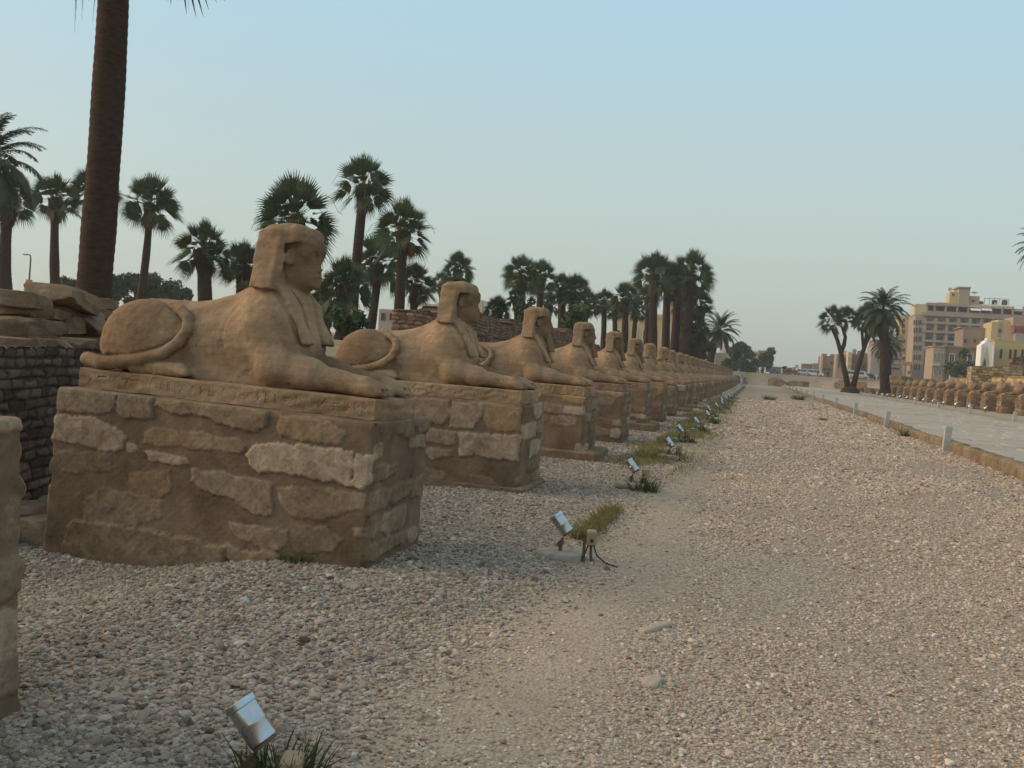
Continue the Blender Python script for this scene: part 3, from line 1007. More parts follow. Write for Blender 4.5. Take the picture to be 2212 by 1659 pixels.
S2_BLOCKS = [
    ([(-1.62, 1.071), (-1.48, 1.065), (-1.46, 0.891), (-1.59, 0.879)], 0.5, 0, 0.012),
    ([(-1.49, 1.065), (-0.96, 1.097), (-0.96, 0.881), (-1.06, 0.772), (-1.21, 0.789), (-1.34, 0.796), (-1.46, 0.882)], 0.45, 0.15, 0.016),
    ([(-0.94, 1.078), (-0.52, 1.078), (-0.52, 0.969), (-0.63, 0.779), (-0.77, 0.747), (-0.94, 0.754)], 0.55, 0.1, 0.016),
    ([(-0.49, 1.079), (-0.01, 1.09), (0.01, 0.8), (-0.28, 0.765), (-0.44, 0.792), (-0.5, 0.92)], 0.3, 0.5, 0.012),
    ([(-0.81, 0.698), (0.01, 0.73), (0.02, 0.43), (-0.34, 0.417), (-0.61, 0.434), (-0.78, 0.403)], 0.7, 0, 0.018),
    ([(-1.3, 0.71), (-0.86, 0.697), (-0.85, 0.569), (-0.97, 0.519), (-1.12, 0.537), (-1.3, 0.544)], 0.35, 0.1, 0.012),
    ([(-1.3, 0.476), (-0.88, 0.461), (-0.89, 0.402), (-1.14, 0.332), (-1.26, 0.389)], 0.3, 0, 0.01),
    ([(-1.24, 0.195), (-0.99, 0.186), (-0.8, 0.079), (-0.94, 0.0), (-1.23, -0.01)], 0.1, 0.1, 0.006),
    ([(-0.61, 0.168), (-0.38, 0.179), (-0.26, 0.07), (-0.57, -0.059), (-0.66, -0.02)], 0.15, 0.1, 0.006),
    ([(-1.59, -0.116), (-1.3, -0.097), (-0.68, -0.079), (-0.66, -0.118), (-1.29, -0.156), (-1.59, -0.174)], 0.3, 0, 0.012),
]

# ------------------------------------------------------------------ the left row of sphinxes
ROW_X, ROW_Y0, PITCH_Y = -2.75, 7.045, 4.62
N_LEFT = 34
TILT = 0.024
ORD = ['first', 'second', 'third', 'fourth', 'fifth', 'sixth', 'seventh', 'eighth', 'ninth', 'tenth', 'eleventh', 'twelfth', 'thirteenth', 'fourteenth', 'fifteenth', 'sixteenth', 'seventeenth', 'eighteenth', 'nineteenth', 'twentieth']
ORD += [f'twenty-{o}' for o in ORD[:9]] + ['thirtieth'] + [f'thirty-{o}' for o in ORD[:9]] + ['fortieth'] + [f'forty-{o}' for o in ORD[:9]]
G_SPH, G_PED = 'sphinxes lying in the left row', 'pedestals of the left row of sphinxes'

NEAR = [
    dict(h=.0125, seed=3, face=0.34, beard=False, worn=.006),
    dict(h=.0135, seed=5, face=.42, beard=False, worn=.005),
    dict(h=.0135, seed=9, face=1.0, beard=True, worn=.004),
    dict(h=.017, seed=14, face=.8, beard=True, worn=.005),
]
LBL = ['large sandstone sphinx nearest the camera with a worn blank face and no beard',
       'sandstone sphinx with a smooth worn face lying second from the camera',
       'sandstone sphinx with clear face and long beard, third from the camera in the left row',
       'bearded sandstone sphinx with chipped headdress, fourth from the camera in the left row']
near_meshes = [sphinx_things('sphinx', parts=True, **k) for k in NEAR]
far_mesh = [sphinx_things('sphinx_statue', .036, 21, parts=False, face=.8, beard=True, worn=.006, slab=True),
            sphinx_things('sphinx_statue', .036, 27, parts=False, face=.25, beard=False, worn=.008, slab=True)]
slabs = [slab_mesh(2), slab_mesh(4), slab_mesh(6), slab_mesh(8)]
peds = [pedestal_mesh(31, S1_BLOCKS, .0115, batter=.012), pedestal_mesh(32, S2_BLOCKS, .016, batter=.02), pedestal_mesh(35, None, .02, batter=.02),
        pedestal_mesh(36, None, .024, batter=.02, fill=.5), pedestal_mesh(38, None, .03, batter=.02)]
far_ped = [pedestal_mesh(40 + k, None, .06, batter=.02, ragged=.008) for k in range(3)]
rr_ = random.Random(12)
for k in range(N_LEFT):
    yc = ROW_Y0 + PITCH_Y * k
    gz = 0.0
    jx, jr = rr_.uniform(-.03, .03) * (k > 1), rr_.uniform(-.012, .012) * (k > 1)
    pr = empty('stone_pedestal', (ROW_X + jx, yc, gz), jr)
    pr.rotation_euler.y = TILT if k == 0 else 0.009
    tag(pr, ('stone pedestal nearest the camera, rubble blocks in brown mortar with a big pale block' if k == 0 else
             f'rubble stone pedestal under the {ORD[k]} sphinx of the left row'), 'pedestal', G_PED)
    link('masonry', peds[k] if k < 5 else far_ped[k % 3], M['masonry'], pr)
    if k in (1, 2, 4, 7, 8, 11, 15):
        hh = {1: .09, 2: .17, 4: .20}.get(k, .16)
        fb = MB(); ex = .03 if k == 1 else .14
        fb.box((-1.45 + ex * .5, 0, hh / 2 - .1), (1.5 + ex, .575 + ex * .7, hh / 2 + .1), b=.03)
        fb.build('footing', M['rock'], pr)
    st = empty('sphinx_statue', (ROW_X + jx, yc, gz + 1.118 + .165), jr)
    st.rotation_euler.y = TILT if k == 0 else 0.009
    if k < 6:
        mi = k if k < 4 else (2, 3)[k - 4]
        tag(st, LBL[k] if k < 4 else f'sandstone sphinx lying {ORD[k]} in the left row counted from the camera', 'sphinx statue', G_SPH)
        for key, me in near_meshes[mi].items():
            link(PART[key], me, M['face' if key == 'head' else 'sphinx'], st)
        link('base_slab', slabs[k % 4], M['sphinx'], st)
    else:
        bpy.data.objects.remove(st)
        s_ = link('sphinx_statue', far_mesh[k % 2], M['sphinx'], None, (ROW_X + jx, yc, gz + 1.12 + .165), jr)
        s_.rotation_euler.y = rr_.uniform(.002, .014)
        tag(s_, f'sandstone sphinx lying {ORD[k]} in the left row counted from the camera', 'sphinx statue', G_SPH)

# the pedestal whose corner stands at the left edge
p0 = empty('stone_pedestal', (-3.035, 2.76, 0), 0)
tag(p0, 'worn round-cornered stone pedestal cut by the left edge of the view', 'pedestal', G_PED)
link('masonry', pedestal_mesh(60, None, .015, H=1.27, batter=.05, fill=.5, front_fill=.55, ragged=.008), M['masonry'], p0)

# ------------------------------------------------------------------ plants


def leaf_mat(name, c1, c2, rough=0.6, trans=0.15):
    m, t, b = new_mat(name, rough, 0.25)
    v = coords(t)
    n = noise_n(t, v, 2.2, 4, 0.6)
    oi = N(t, 'ShaderNodeObjectInfo')
    c = ramp_n(t, n, [(0.32, c1), (0.68, c2)])
    c = mix_n(t, 1.0, c, ramp_n(t, oi.outputs['Random'], [(0, (0.85, 0.9, 0.85)), (1, (1.15, 1.1, 1.05))]), 'MULTIPLY')
    t.links.new(c, b.inputs['Base Color'])
    tr = N(t, 'ShaderNodeBsdfTranslucent')
    t.links.new(c, tr.inputs['Color'])
    ms = N(t, 'ShaderNodeMixShader'); ms.inputs[0].default_value = trans
    o = t.nodes['Material Output']
    t.links.new(b.outputs[0], ms.inputs[1]); t.links.new(tr.outputs[0], ms.inputs[2]); t.links.new(ms.outputs[0], o.inputs['Surface'])
    return m


M['fan'] = leaf_mat('fan_palm_leaf', (0.030, 0.050, 0.018), (0.082, 0.108, 0.042))
M['date'] = leaf_mat('date_palm_leaf', (0.032, 0.042, 0.02), (0.075, 0.085, 0.042))
M['dead'] = leaf_mat('dead_palm_leaf', (0.12, 0.085, 0.045), (0.24, 0.175, 0.095), 0.8)
M['leaf'] = leaf_mat('tree_leaf', (0.026, 0.040, 0.018), (0.06, 0.078, 0.035))
M['bush'] = leaf_mat('bush_leaf', (0.035, 0.055, 0.02), (0.08, 0.11, 0.04))
M['grass'] = leaf_mat('green_grass', (0.040, 0.060, 0.014), (0.105, 0.125, 0.035), 0.7, 0.2)
M['dry'] = leaf_mat('dry_grass', (0.17, 0.145, 0.05), (0.33, 0.27, 0.115), 0.8, 0.2)
M['trunk'] = noisy('palm_trunk', (0.032, 0.018, 0.0125), (0.078, 0.047, 0.032), 5, 0.95, 0.9, 16, 0.03, stretch=(1, 1, 3.5))
M['boot'] = noisy('palm_leaf_bases', (0.022, 0.014, 0.009), (0.075, 0.05, 0.03), 9, 0.95, 0.9, 20, 0.03)
M['bark'] = noisy('tree_bark', (0.05, 0.04, 0.03), (0.11, 0.085, 0.065), 8, 0.95, 0.6, 30, 0.02)
M['stalk'] = plain('flower_stalk', (0.10, 0.075, 0.045), 0.8)
UP = Vector((0, 0, 1))


class Tris:
    def __init__(s): s.v = []; s.f = []

    def strip(s, pts, wid, nrm):
        """flat strip along pts, half widths wid, in the plane with normal nrm"""
        b = len(s.v); m = len(pts)
        for i, p in enumerate(pts):
            t = (pts[min(i + 1, m - 1)] - pts[max(i - 1, 0)])
            side = t.cross(nrm)
            side = side.normalized() * wid[i] if side.length > 1e-9 else Vector((wid[i], 0, 0))
            s.v.append(tuple(p - side)); s.v.append(tuple(p + side))
        for i in range(m - 1):
            s.f.append((b + 2 * i, b + 2 * i + 1, b + 2 * i + 3, b + 2 * i + 2))

    def mesh(s, name): return to_mesh(name, s.v, s.f, False)


def fan_leaf(T, o, d, pet, R, rnd, droop=0.3, nb=20, spread=1.75):
    """petiole and a pleated fan whose tips hang"""
    d = d.normalized()
    s = d.cross(UP)
    s = s.normalized() if s.length > 1e-4 else Vector((1, 0, 0))
    n = s.cross(d)
    roll = rnd.uniform(-1.3, 1.3)
    s, n = s * math.cos(roll) + n * math.sin(roll), n * math.cos(roll) - s * math.sin(roll)
    c = o + d * pet - UP * (droop * .12 * pet)
    T.strip([o, o + d * pet * .5, c], [.022, .018, .014], n)
    for i in range(nb):
        a = (i / (nb - 1) - .5) * 2 * spread
        r = R * (1 - .22 * abs(a / spread) ** 2) * rnd.uniform(.9, 1.08)
        q = (d * math.cos(a) + s * math.sin(a) + n * (.32 * math.sin(abs(a)) ** 1.3)).normalized()
        pts = []
        for f in (.02, .42, .70, 1.0):
            pts.append(c + q * (r * f) - UP * (droop * r * f ** 2.2 * rnd.uniform(.9, 1.1)) + n * (.05 * r * math.sin(f * 3) * (1 if i % 2 else -1) * .35))
        w_ = R * .052
        T.strip(pts, [w_ * .5, w_ * 1.1, w_ * .5, .003], n + q * .3 * (1 if i % 2 else -1))


def fan_crown(seed, R=1.22, nl=36):
    rnd = random.Random(seed)
    T, D = Tris(), Tris()
    for i in range(nl):
        u = (i + .5) / nl
        el = math.asin(max(-.8, min(.995, .99 - 1.62 * u))) + rad(rnd.uniform(-9, 9))
        az = i * 2.39996 + rnd.uniform(-.3, .3)
        d = Vector((math.cos(az) * math.cos(el), math.sin(az) * math.cos(el), math.sin(el)))
        o = Vector((math.cos(az) * .10, math.sin(az) * .10, .05 - .35 * u))
        fan_leaf(T, o, d, rnd.uniform(.75, 1.1) + .2 * u, R * rnd.uniform(.85, 1.15), rnd, .05 + .40 * u, 15, 1.0)
    for i in range(7):                                                     # young leaves standing straight up
        az = i * 2.39996 + 2; el = rad(rnd.uniform(58, 88))
        d = Vector((math.cos(az) * math.cos(el), math.sin(az) * math.cos(el), math.sin(el)))
        fan_leaf(T, Vector((0, 0, 0)), d, rnd.uniform(.8, 1.1), R * rnd.uniform(.95, 1.2), rnd, 0.0, 12, .62)
    for i in range(11):
        az = i * 2.39996 + 1; el = rad(rnd.uniform(-25, 86))
        d = Vector((math.cos(az) * math.cos(el), math.sin(az) * math.cos(el), math.sin(el)))
        fan_leaf(T, Vector((0, 0, -.1)), d, rnd.uniform(.3, .5), R * rnd.uniform(.6, .8), rnd, .08, 11, .75)
    for i in range(9):
        az = i * 2.39996 * 1.3 + rnd.uniform(-.3, .3); el = rad(rnd.uniform(-80, -55))
        d = Vector((math.cos(az) * math.cos(el), math.sin(az) * math.cos(el), math.sin(el)))
        fan_leaf(D, Vector((math.cos(az) * .2, math.sin(az) * .2, -.35)), d, rnd.uniform(.3, .8), R * rnd.uniform(.5, .8), rnd, .45, 10, .8)
    S = MB()
    for i in range(8):
        az = rnd.uniform(0, 6.28)
        h = rnd.uniform(.2, 1.0); L_ = rnd.uniform(1.9, 2.7)
        pts = [Vector((math.cos(az) * L_ * f, math.sin(az) * L_ * f, h * math.sin(f * 2.2) * 1.3 - (1.9 * max(0, f - .55) ** 1.3 * rnd.uniform(1, 2)))) for f in (0, .2, .4, .6, .75, .88, 1.0)]
        S.tube(pts, .013, 3)
    return T.mesh('fronds'), D.mesh('dead_fronds'), to_mesh('flower_stalk', S.v, S.f)


def frond(T, o, az, el, L_, rnd, curl=1.0, nl=46, wl=.44):
    """feather leaf: arching midrib with two ranks of leaflets"""
    pts = []; p = Vector(o); e = el
    m = 11
    for i in range(m):
        pts.append(p.copy())
        p = p + Vector((math.cos(az) * math.cos(e), math.sin(az) * math.cos(e), math.sin(e))) * (L_ / (m - 1))
        e -= curl * (.05 + .16 * (i / m))
    side0 = Vector((-math.sin(az), math.cos(az), 0))
    T.strip(pts, [.03 * (1 - .8 * i / m) for i in range(m)], side0.cross((pts[-1] - pts[0]).normalized()))
    for k in range(nl):
        f = .16 + .84 * (k + .5) / nl
        i = min(int(f * (m - 1)), m - 2); g = f * (m - 1) - i
        q = pts[i].lerp(pts[i + 1], g)
        t = (pts[i + 1] - pts[i]).normalized()
        n = t.cross(side0).normalized()
        ll = wl * math.sin(math.pi * min(1, .22 + .78 * f)) ** .6 * rnd.uniform(.85, 1.1)
        for sg in (-1, 1):
            d = (side0 * sg * .85 + t * .75 - n * .35 * rnd.uniform(.2, 1.4)).normalized()
            e1 = q + d * ll - UP * (.16 * ll * rnd.uniform(.4, 1.6))
            T.strip([q, q.lerp(e1, .5) + UP * .02, e1], [.014, .024, .004], n)


def date_crown(seed, L_=2.9, nl=46, curl=1.0, low=-35):
    rnd = random.Random(seed)
    T, D = Tris(), Tris()
    for i in range(nl):
        u = (i + .5) / nl
        el = rad(84 - (84 - low) * u + rnd.uniform(-6, 6))
        frond(T, (0, 0, .1 - .4 * u), i * 2.39996 + rnd.uniform(-.2, .2), el, L_ * rnd.uniform(.85, 1.08), rnd, curl)
    for i in range(7):
        frond(D, (0, 0, -.4), i * 2.39996 + rnd.uniform(-.2, .2), rad(rnd.uniform(-70, -50)), L_ * rnd.uniform(.55, .75), rnd, .5, 22)
    return T.mesh('fronds'), D.mesh('dead_fronds')


def trunk_mesh(p0, p1, r0, r1, seed, boots=True, rings=0.16, sides=14, sway=0.1):
    rnd = random.Random(seed); nzt = SNoise(seed, .5)
    p0, p1 = Vector(p0), Vector(p1)
    Ln = (p1 - p0).length
    m = max(8, int(Ln / rings))
    pts, rr = [], []
    for i in range(m + 1):
        f = i / m
        q = p0.lerp(p1, f)
        sw = sway * math.sin(f * math.pi) * 1.0
        pts.append(q + Vector((sw * math.sin(seed), sw * math.cos(seed * 1.7), 0)))
        r = r0 + (r1 - r0) * f
        r *= 1 + .25 * math.exp(-f * Ln / .5) + .03 * (i % 2) + .05 * float(nzt(f * Ln, seed, 0))
        rr.append(r)
    B = MB().tube(pts, rr, sides)
    return B


def boots_mb(c, r, h, seed, dirn):
    """sleeve of cut leaf bases below the crown, widest under the fronds"""
    rnd = random.Random(seed); B = MB()
    pts = [Vector(c) - dirn * (h * (1 - f)) for f in (0, .25, .5, .8, 1, 1.12)]
    B.tube(pts, [r * .85, r * 1.12, r * 1.38, r * 1.7, r * 1.6, r * .9], 14)
    k = 0
    for row in range(9):
        f = (row + .5) / 9
        for j in range(10):
            az = 2 * math.pi * (j + .5 * (row % 2)) / 10 + rnd.uniform(-.15, .15)
            q = Vector(c) - dirn * (h * (1 - f)); rad_ = r * (.95 + .75 * f)
            o = q + Vector((math.cos(az), math.sin(az), 0)) * rad_ * .9
            d = (Vector((math.cos(az), math.sin(az), 0)) * .55 + UP * 1.0).normalized()
            L_ = rnd.uniform(.12, .3)
            B.tube([o - d * .06, o + d * L_], [.055, .028], 4)
    return B


FANS = [fan_crown(s) for s in (3, 8, 13, 21)]
DATES = [date_crown(5, 2.9, 50, 1.25), date_crown(9, 2.8, 60, 1.45, -55)]
G_FAN = 'fan palms standing behind the left row'


def fan_palm(k, px, py, width, bx, Y, label, r=.30, var=0, boot=1.6, group=G_FAN, rz=None, clear=True):
    c = at(px, py, Y)
    b = at(bx, py + 100, Y)
    gx, gy = b.x, Y
    s = width * Y / 1991 * 1.04 / 4.6
    gz = ground_z(gx, gy) - .15
    root = tag(empty('fan_palm', (gx, gy, gz)), label, 'palm tree', group)
    top = Vector((c.x - gx, 0, c.z - gz - .15 * s))
    dirn = top.normalized()
    trunk_mesh((0, 0, 0), top, r * .92, r * .70, k + 5).build('trunk', M['trunk'], root, smooth=True)
    if boot: boots_mb(top - dirn * .12 * s, r * .74, boot * min(1, s + .2), k + 2, dirn).build('leaf_bases', M['boot'], root)
    A, D, S = FANS[var % 4]
    rz = k * 1.7 if rz is None else rz
    for nm, me, mt in (('fronds', A, M['fan']), ('dead_fronds', D, M['dead']), ('flower_stalks', S, M['stalk'])):
        o = link(nm, me, mt, root, top, rz)
        o.scale = (s, s, s)
    return root


PALMS = [
    (20, 425, 150, 18, 46, 'fan palm at the left edge of the photo, under the drooping date palm fronds', .42),
    (120, 425, 135, 128, 52, 'fan palm between the left edge and the big foreground trunk', .36),
    (205, 405, 135, 203, 55, 'fan palm half hidden behind the big foreground trunk', .36),
    (325, 435, 155, 306, 58, 'lone tall slim fan palm right of the big foreground trunk', .34),
    (440, 535, 150, 450, 44, 'low dark fan palm with a thick stem above the back of the nearest sphinx', .44),
    (528, 570, 130, 522, 47, 'low fan palm just left of the nearest sphinx head', .40),
    (640, 462, 200, 640, 46, 'broad fan palm directly above the nearest sphinx head', .42),
    (787, 395, 148, 772, 60, 'tallest fan palm of the near group with a slim trunk', .44),
    (872, 492, 150, 868, 58, 'fan palm right of the tallest one in the near group', .42),
    (745, 612, 140, 735, 50, 'short fan palm right of the nearest sphinx face', .40),
    (818, 565, 140, 800, 66, 'fan palm in the shade between the two tall near palms', .40),
    (898, 612, 110, 893, 64, 'small fan palm left of the second sphinx head', .36),
    (700, 655, 120, 705, 58, 'stubby fan palm low behind the chest of the nearest sphinx', .40),
    (990, 580, 86, 986, 85, 'fan palm whose crown rises behind the second sphinx head', .40),
    (955, 612, 60, 952, 90, 'small fan palm peeping left of the second sphinx head', .36),
    (1127, 592, 98, 1129, 84, 'fan palm above the third sphinx head, left of a pair', .48),
    (1168, 598, 88, 1163, 90, 'fan palm above the third sphinx head, right of a pair', .44),
    (1214, 622, 74, 1216, 94, 'fan palm with a dark stem left of the fourth sphinx head', .52),
    (1243, 628, 88, 1246, 92, 'fan palm above the fourth sphinx head', .46),
    (1268, 655, 70, 1262, 105, 'smaller fan palm right of the fourth sphinx head', .40),
    (1185, 655, 60, 1183, 100, 'lower fan palm behind the pair above the third sphinx', .40),
    (1305, 650, 62, 1303, 112, 'slim fan palm above the fifth sphinx head', .42),
    (1351, 642, 76, 1350, 108, 'fan palm right of the slim one above the fifth sphinx', .48),
    (1328, 668, 52, 1330, 125, 'small fan palm between two above the fifth sphinx', .42),
    (1374, 668, 54, 1368, 125, 'small fan palm left of the tall far group', .42),
    (1413, 588, 106, 1420, 112, 'tall fan palm at the left of the tall far group', .62),
    (1442, 600, 80, 1445, 118, 'fan palm inside the tall far group with a hidden crown', .60),
    (1465, 612, 96, 1460, 116, 'fan palm with a leaning trunk inside the tall far group', .62),
    (1494, 588, 108, 1484, 113, 'tallest fan palm at the right of the tall far group', .66),
    (1400, 640, 60, 1396, 130, 'fan palm with a thin stem behind the tall far group', .45),
    (1478, 650, 60, 1474, 130, 'fan palm with a dark stem behind the tall far group', .50),
    (1515, 660, 66, 1512, 118, 'fan palm at the right edge of the far group', .55),
    (1502, 705, 74, 1503, 114, 'low thick fan palm right of the tall far group', .85),
    (1075, 668, 70, 1075, 62, 'trunkless shrub palm on the ruined wall left of the third sphinx', .30),
    (1115, 640, 46, 1112, 70, 'thin scrubby fan palm behind the ruined wall', .20),
]
for k, (px, py, wd, bx, Y, lb, r) in enumerate(PALMS):
    fan_palm(k, px, py, wd, bx, Y, lb, r, k)

# the big foreground trunk, its crown above the picture
bt = tag(empty('fan_palm', (-14.4, 17.5, 1.2)), 'huge dark palm trunk rising out of the top of the photo', 'palm tree')
trunk_mesh((0, 0, 0), (.12, 0, 9.6), .375, .305, 77, rings=.10, sides=22, sway=.05).build('trunk', M['trunk'], bt, smooth=True)
boots_mb(Vector((.12, 0, 9.75)), .28, 1.0, 71, UP).build('leaf_bases', M['boot'], bt)
for nm, me, mt in (('fronds', FANS[1][0], M['fan']), ('dead_fronds', FANS[1][1], M['dead']), ('flower_stalks', FANS[1][2], M['stalk'])):
    link(nm, me, mt, bt, (.14, 0, 10.55), .6)
hf = MB()
for dx, dy, z1, sl in ((-1.02, .1, 7.15, .10), (-.98, .3, 7.5, .06), (-.72, -.1, 7.75, -.05), (-.50, .2, 7.4, -.04), (-.38, -.2, 7.7, .05), (1.42, .1, 7.75, .03), (1.86, .2, 7.62, .04), (1.9, -.2, 7.95, 0), (.75, .3, 8.0, .02), (-1.3, -.3, 7.95, .05)):
    for q in range(3):
        u = q * .035
        hf.tube([(dx * .25, dy, 9.45), (dx * .75 + u, dy, 9.5), (dx + u, dy, 9.0), (dx + sl * .5 + u * .6, dy, 8.3), (dx + sl + u * .2, dy, z1 + .25 * q)], [.010, .010, .009, .007, .003], 4)
hf.build('hanging_fibres', M['stalk'], bt)

# date palms


def date_palm(loc, top, r, label, var, s, k, rz=0.0, sway=.2):
    root = tag(empty('date_palm', loc), label, 'palm tree')
    top = Vector(top)
    trunk_mesh((0, 0, 0), top, r * 1.1, r * .9, k, rings=.2, sway=sway).build('trunk', M['trunk'], root, smooth=True)
    A, D = DATES[var]
    for nm, me, mt in (('fronds', A, M['date']), ('dead_fronds', D, M['dead'])):
        o = link(nm, me, mt, root, top, rz); o.scale = (s, s, s)
    return root


c = at(-30, 345, 40)
date_palm((c.x - .3, 40, ground_z(c.x, 40)), (.3, 0, c.z - ground_z(c.x, 40)), .32, 'date palm with long drooping fronds reaching in from the left edge', 1, 1.3, 3)
b, c = at(1533, 785, 145), at(1556, 712, 145)
date_palm((b.x, 145, b.z - 1.2), (c.x - b.x, 0, c.z - b.z + 1.2), .55, 'leaning date palm beyond the end of the fan palm group', 0, 1.35, 4, 1.0, .5)
b, c = at(1913, 838, 118), at(1908, 668, 118)
date_palm((b.x, 118, b.z - .6), (c.x - b.x, 0, c.z - b.z + .6), .5, 'tall date palm with a thick straight trunk beside the right row', 1, 1.42, 6, 2.0, .1)
b, c = at(1918, 815, 150), at(1916, 742, 150)
date_palm((b.x, 150, b.z - .6), (c.x - b.x, 0, c.z - b.z + .6), .5, 'short date palm behind the tall right one', 1, 1.15, 7, 2.6, .1)
c = at(2262, 530, 75)
date_palm((c.x, 75, 1.2), (0, 0, c.z - 1.2), .4, 'date palm outside the right edge with one frond hanging into the photo', 0, .85, 8, .4, .2)

# forked doum palm
dp = tag(empty('doum_palm', tuple(at(1837, 842, 140))), 'doum palm with two forked black stems in a V and round shaggy heads', 'palm tree')
o0 = at(1837, 842, 140)


def rel(px, py, Y=140.0): return at(px, py, Y) - o0


stem = [([(1833, 842), (1822, 790), (1817, 765), (1809, 735), (1795, 703)], .31), ([(1816, 762), (1823, 745), (1826, 728), (1819, 706)], .26),
        ([(1841, 842), (1852, 800), (1862, 765), (1871, 740), (1886, 712)], .31), ([(1869, 745), (1872, 720), (1866, 700)], .22), ([(1866, 752), (1863, 730), (1861, 708)], .2),
        ([(1856, 788), (1861, 779)], .22)]
for pts, r in stem:
    q = [rel(*p) for p in pts]
    MB().tube(q, [r * (1.35 - .6 * i / (len(q) - 1)) for i in range(len(q))], 9).build('stem', M['trunk'], dp, smooth=True)
MB().tube([(0, 0, -.9), (0, 0, .1), (0, 0, .6)], [1.5, 1.2, .4], 10).build('root_mound', M['trunk'], dp, smooth=True)
for k, (px, py, s) in enumerate([(1799, 690, .98), (1829, 684, .82), (1876, 682, .95), (1897, 692, .9), (1862, 692, .7)]):
    for nm, me, mt in (('fronds', FANS[k % 4][0], M['date']), ('dead_fronds', FANS[k % 4][1], M['dead'])):
        o = link(nm, me, mt, dp, rel(px, py, 140 + (k % 2) * .8), k * 1.3)
        o.scale = (s, s, s * (1.0 if nm == 'fronds' else 1.4))


def leaf_cloud(n, blobs, seed, size=.25):
    r = np.random.RandomState(seed)
    w_ = np.array([b[3] ** 2 for b in blobs]); w_ = w_ / w_.sum()
    k = r.choice(len(blobs), n, p=w_)
    B = np.array(blobs, float)[k]
    d = r.normal(size=(n, 3)); d /= np.linalg.norm(d, axis=1)[:, None]
    rad_ = B[:, 3] * r.uniform(.25, 1.0, n) ** .45 * r.uniform(.8, 1.12, n)
    P = B[:, :3] + d * rad_[:, None] * np.array([1, 1, .8])
    a = r.normal(size=(n, 3)); a /= np.linalg.norm(a, axis=1)[:, None]
    b = np.cross(a, r.normal(size=(n, 3))); b /= np.linalg.norm(b, axis=1)[:, None]
    s = size * r.uniform(.5, 1.3, n)[:, None]
    V = np.stack([P - a * s, P + b * s * .45, P + a * s, P - b * s * .45], 1).reshape(-1, 3)
    return to_mesh('crown', V, np.arange(n * 4).reshape(-1, 4))


def blobs_for(W_, H_, n, seed, base=.35):
    r = random.Random(seed)
    return [(r.uniform(-.5, .5) * W_ * .7, r.uniform(-.5, .5) * W_ * .7, H_ * (base + (1 - base) * r.uniform(.12, .82)), r.uniform(.16, .30) * W_) for _ in range(n)]


def tree(name, px, py_base, Y, W_, H_, label, seed, n=2600, mat='leaf', base=.35, size=.3, group=None, cat='tree'):
    p = at(px, py_base, Y)
    gz = min(p.z, p.z)
    root = tag(empty(name, (p.x, Y, gz - .3)), label, cat, group)
    Bt = MB()
    bl = blobs_for(W_, H_, 12, seed, base)
    Bt.tube([(0, 0, 0), (.1, 0, H_ * .3), (0, 0, H_ * .6)], [W_ * .045, W_ * .035, W_ * .02], 8)
    for b_ in bl[:6]:
        Bt.tube([(0.1, 0, H_ * .28), (b_[0] * .6, b_[1] * .6, (H_ * .28 + b_[2]) / 2), b_[:3]], [W_ * .025, W_ * .017, W_ * .008], 6)
    Bt.build('trunk', M['bark'], root, smooth=True)
    link('crown', leaf_cloud(n, bl, seed, size), M[mat], root)
    return root


G_TR = 'trees beyond the left bank'
tree('broadleaf_tree', 250, 668, 92, 3.6, 4.8, 'dark rounded tree right behind the big foreground trunk', 1, 2600, base=.1, group=G_TR)
tree('broadleaf_tree', 290, 668, 92, 4.0, 5.2, 'dark tree left of the lone slim palm', 2, 2800, base=.1, group=G_TR)
tree('broadleaf_tree', 348, 668, 96, 4.4, 4.6, 'looser pale green tree right of the lone slim palm', 3, 2200, mat='bush', base=.1, group=G_TR)
tree('broadleaf_tree', 388, 662, 100, 2.6, 2.8, 'low end of the tree clump above the sphinx rump', 4, 1200, base=.1, group=G_TR)
tree('broadleaf_tree', 152, 640, 90, 2.6, 2.4, 'small tree between the left palms and the big trunk', 5, 1200, base=.1, group=G_TR)
tree('shrub', 75, 640, 36, .7, .9, 'spiky little shrub on top of the rubble wall', 6, 260, base=.05, size=.16, mat='bush', cat='bush')
tree('shrub', 1245, 712, 75, 2.4, 2.6, 'round green bush under the palms above the fourth sphinx', 7, 1400, mat='bush', base=.05, size=.2, cat='bush')
tree('shrub', 1140, 690, 66, 1.9, 2.2, 'green bush on the ruined wall above the third sphinx', 8, 1000, mat='bush', base=.05, size=.2, cat='bush')
tree('shrub', 1130, 720, 50, 1.4, 1.1, 'small bush at the foot of the palm stems', 9, 600, mat='bush', base=.05, size=.16, cat='bush')
tree('shrub', 755, 722, 40, 1.6, 1.5, 'leafy undergrowth beneath the short palms right of the nearest sphinx', 10, 900, mat='bush', base=.05, size=.2, cat='bush')
tree('shrub', 1515, 776, 140, 3.0, 3.4, 'dark bush left of the leaning date palm', 11, 900, mat='leaf', base=.05, size=.3, cat='bush')
tree('broadleaf_tree', 1600, 808, 225, 5.6, 8.2, 'small round-headed tree with airy branches at the end of the left row', 12, 1500, base=.5, size=.45)
tree('broadleaf_tree', 1576, 808, 226, 4.2, 4.2, 'low airy tree left of the round-headed one', 13, 800, base=.25, size=.42)
tree('broadleaf_tree', 1614, 808, 222, 4.4, 4.0, 'low bushy tree right of the round-headed one', 14, 1500, base=.1, size=.42)
tree('broadleaf_tree', 1646, 806, 270, 5.6, 8.6, 'pale green full tree at the street beyond the avenue', 15, 2600, mat='bush', base=.1, size=.45)

def crisp(me, ang=35):
    me.polygons.foreach_set('use_smooth', [True] * len(me.polygons))
    me.set_sharp_from_angle(angle=rad(ang))
    return me


# ------------------------------------------------------------------ mud-brick walls and rubble


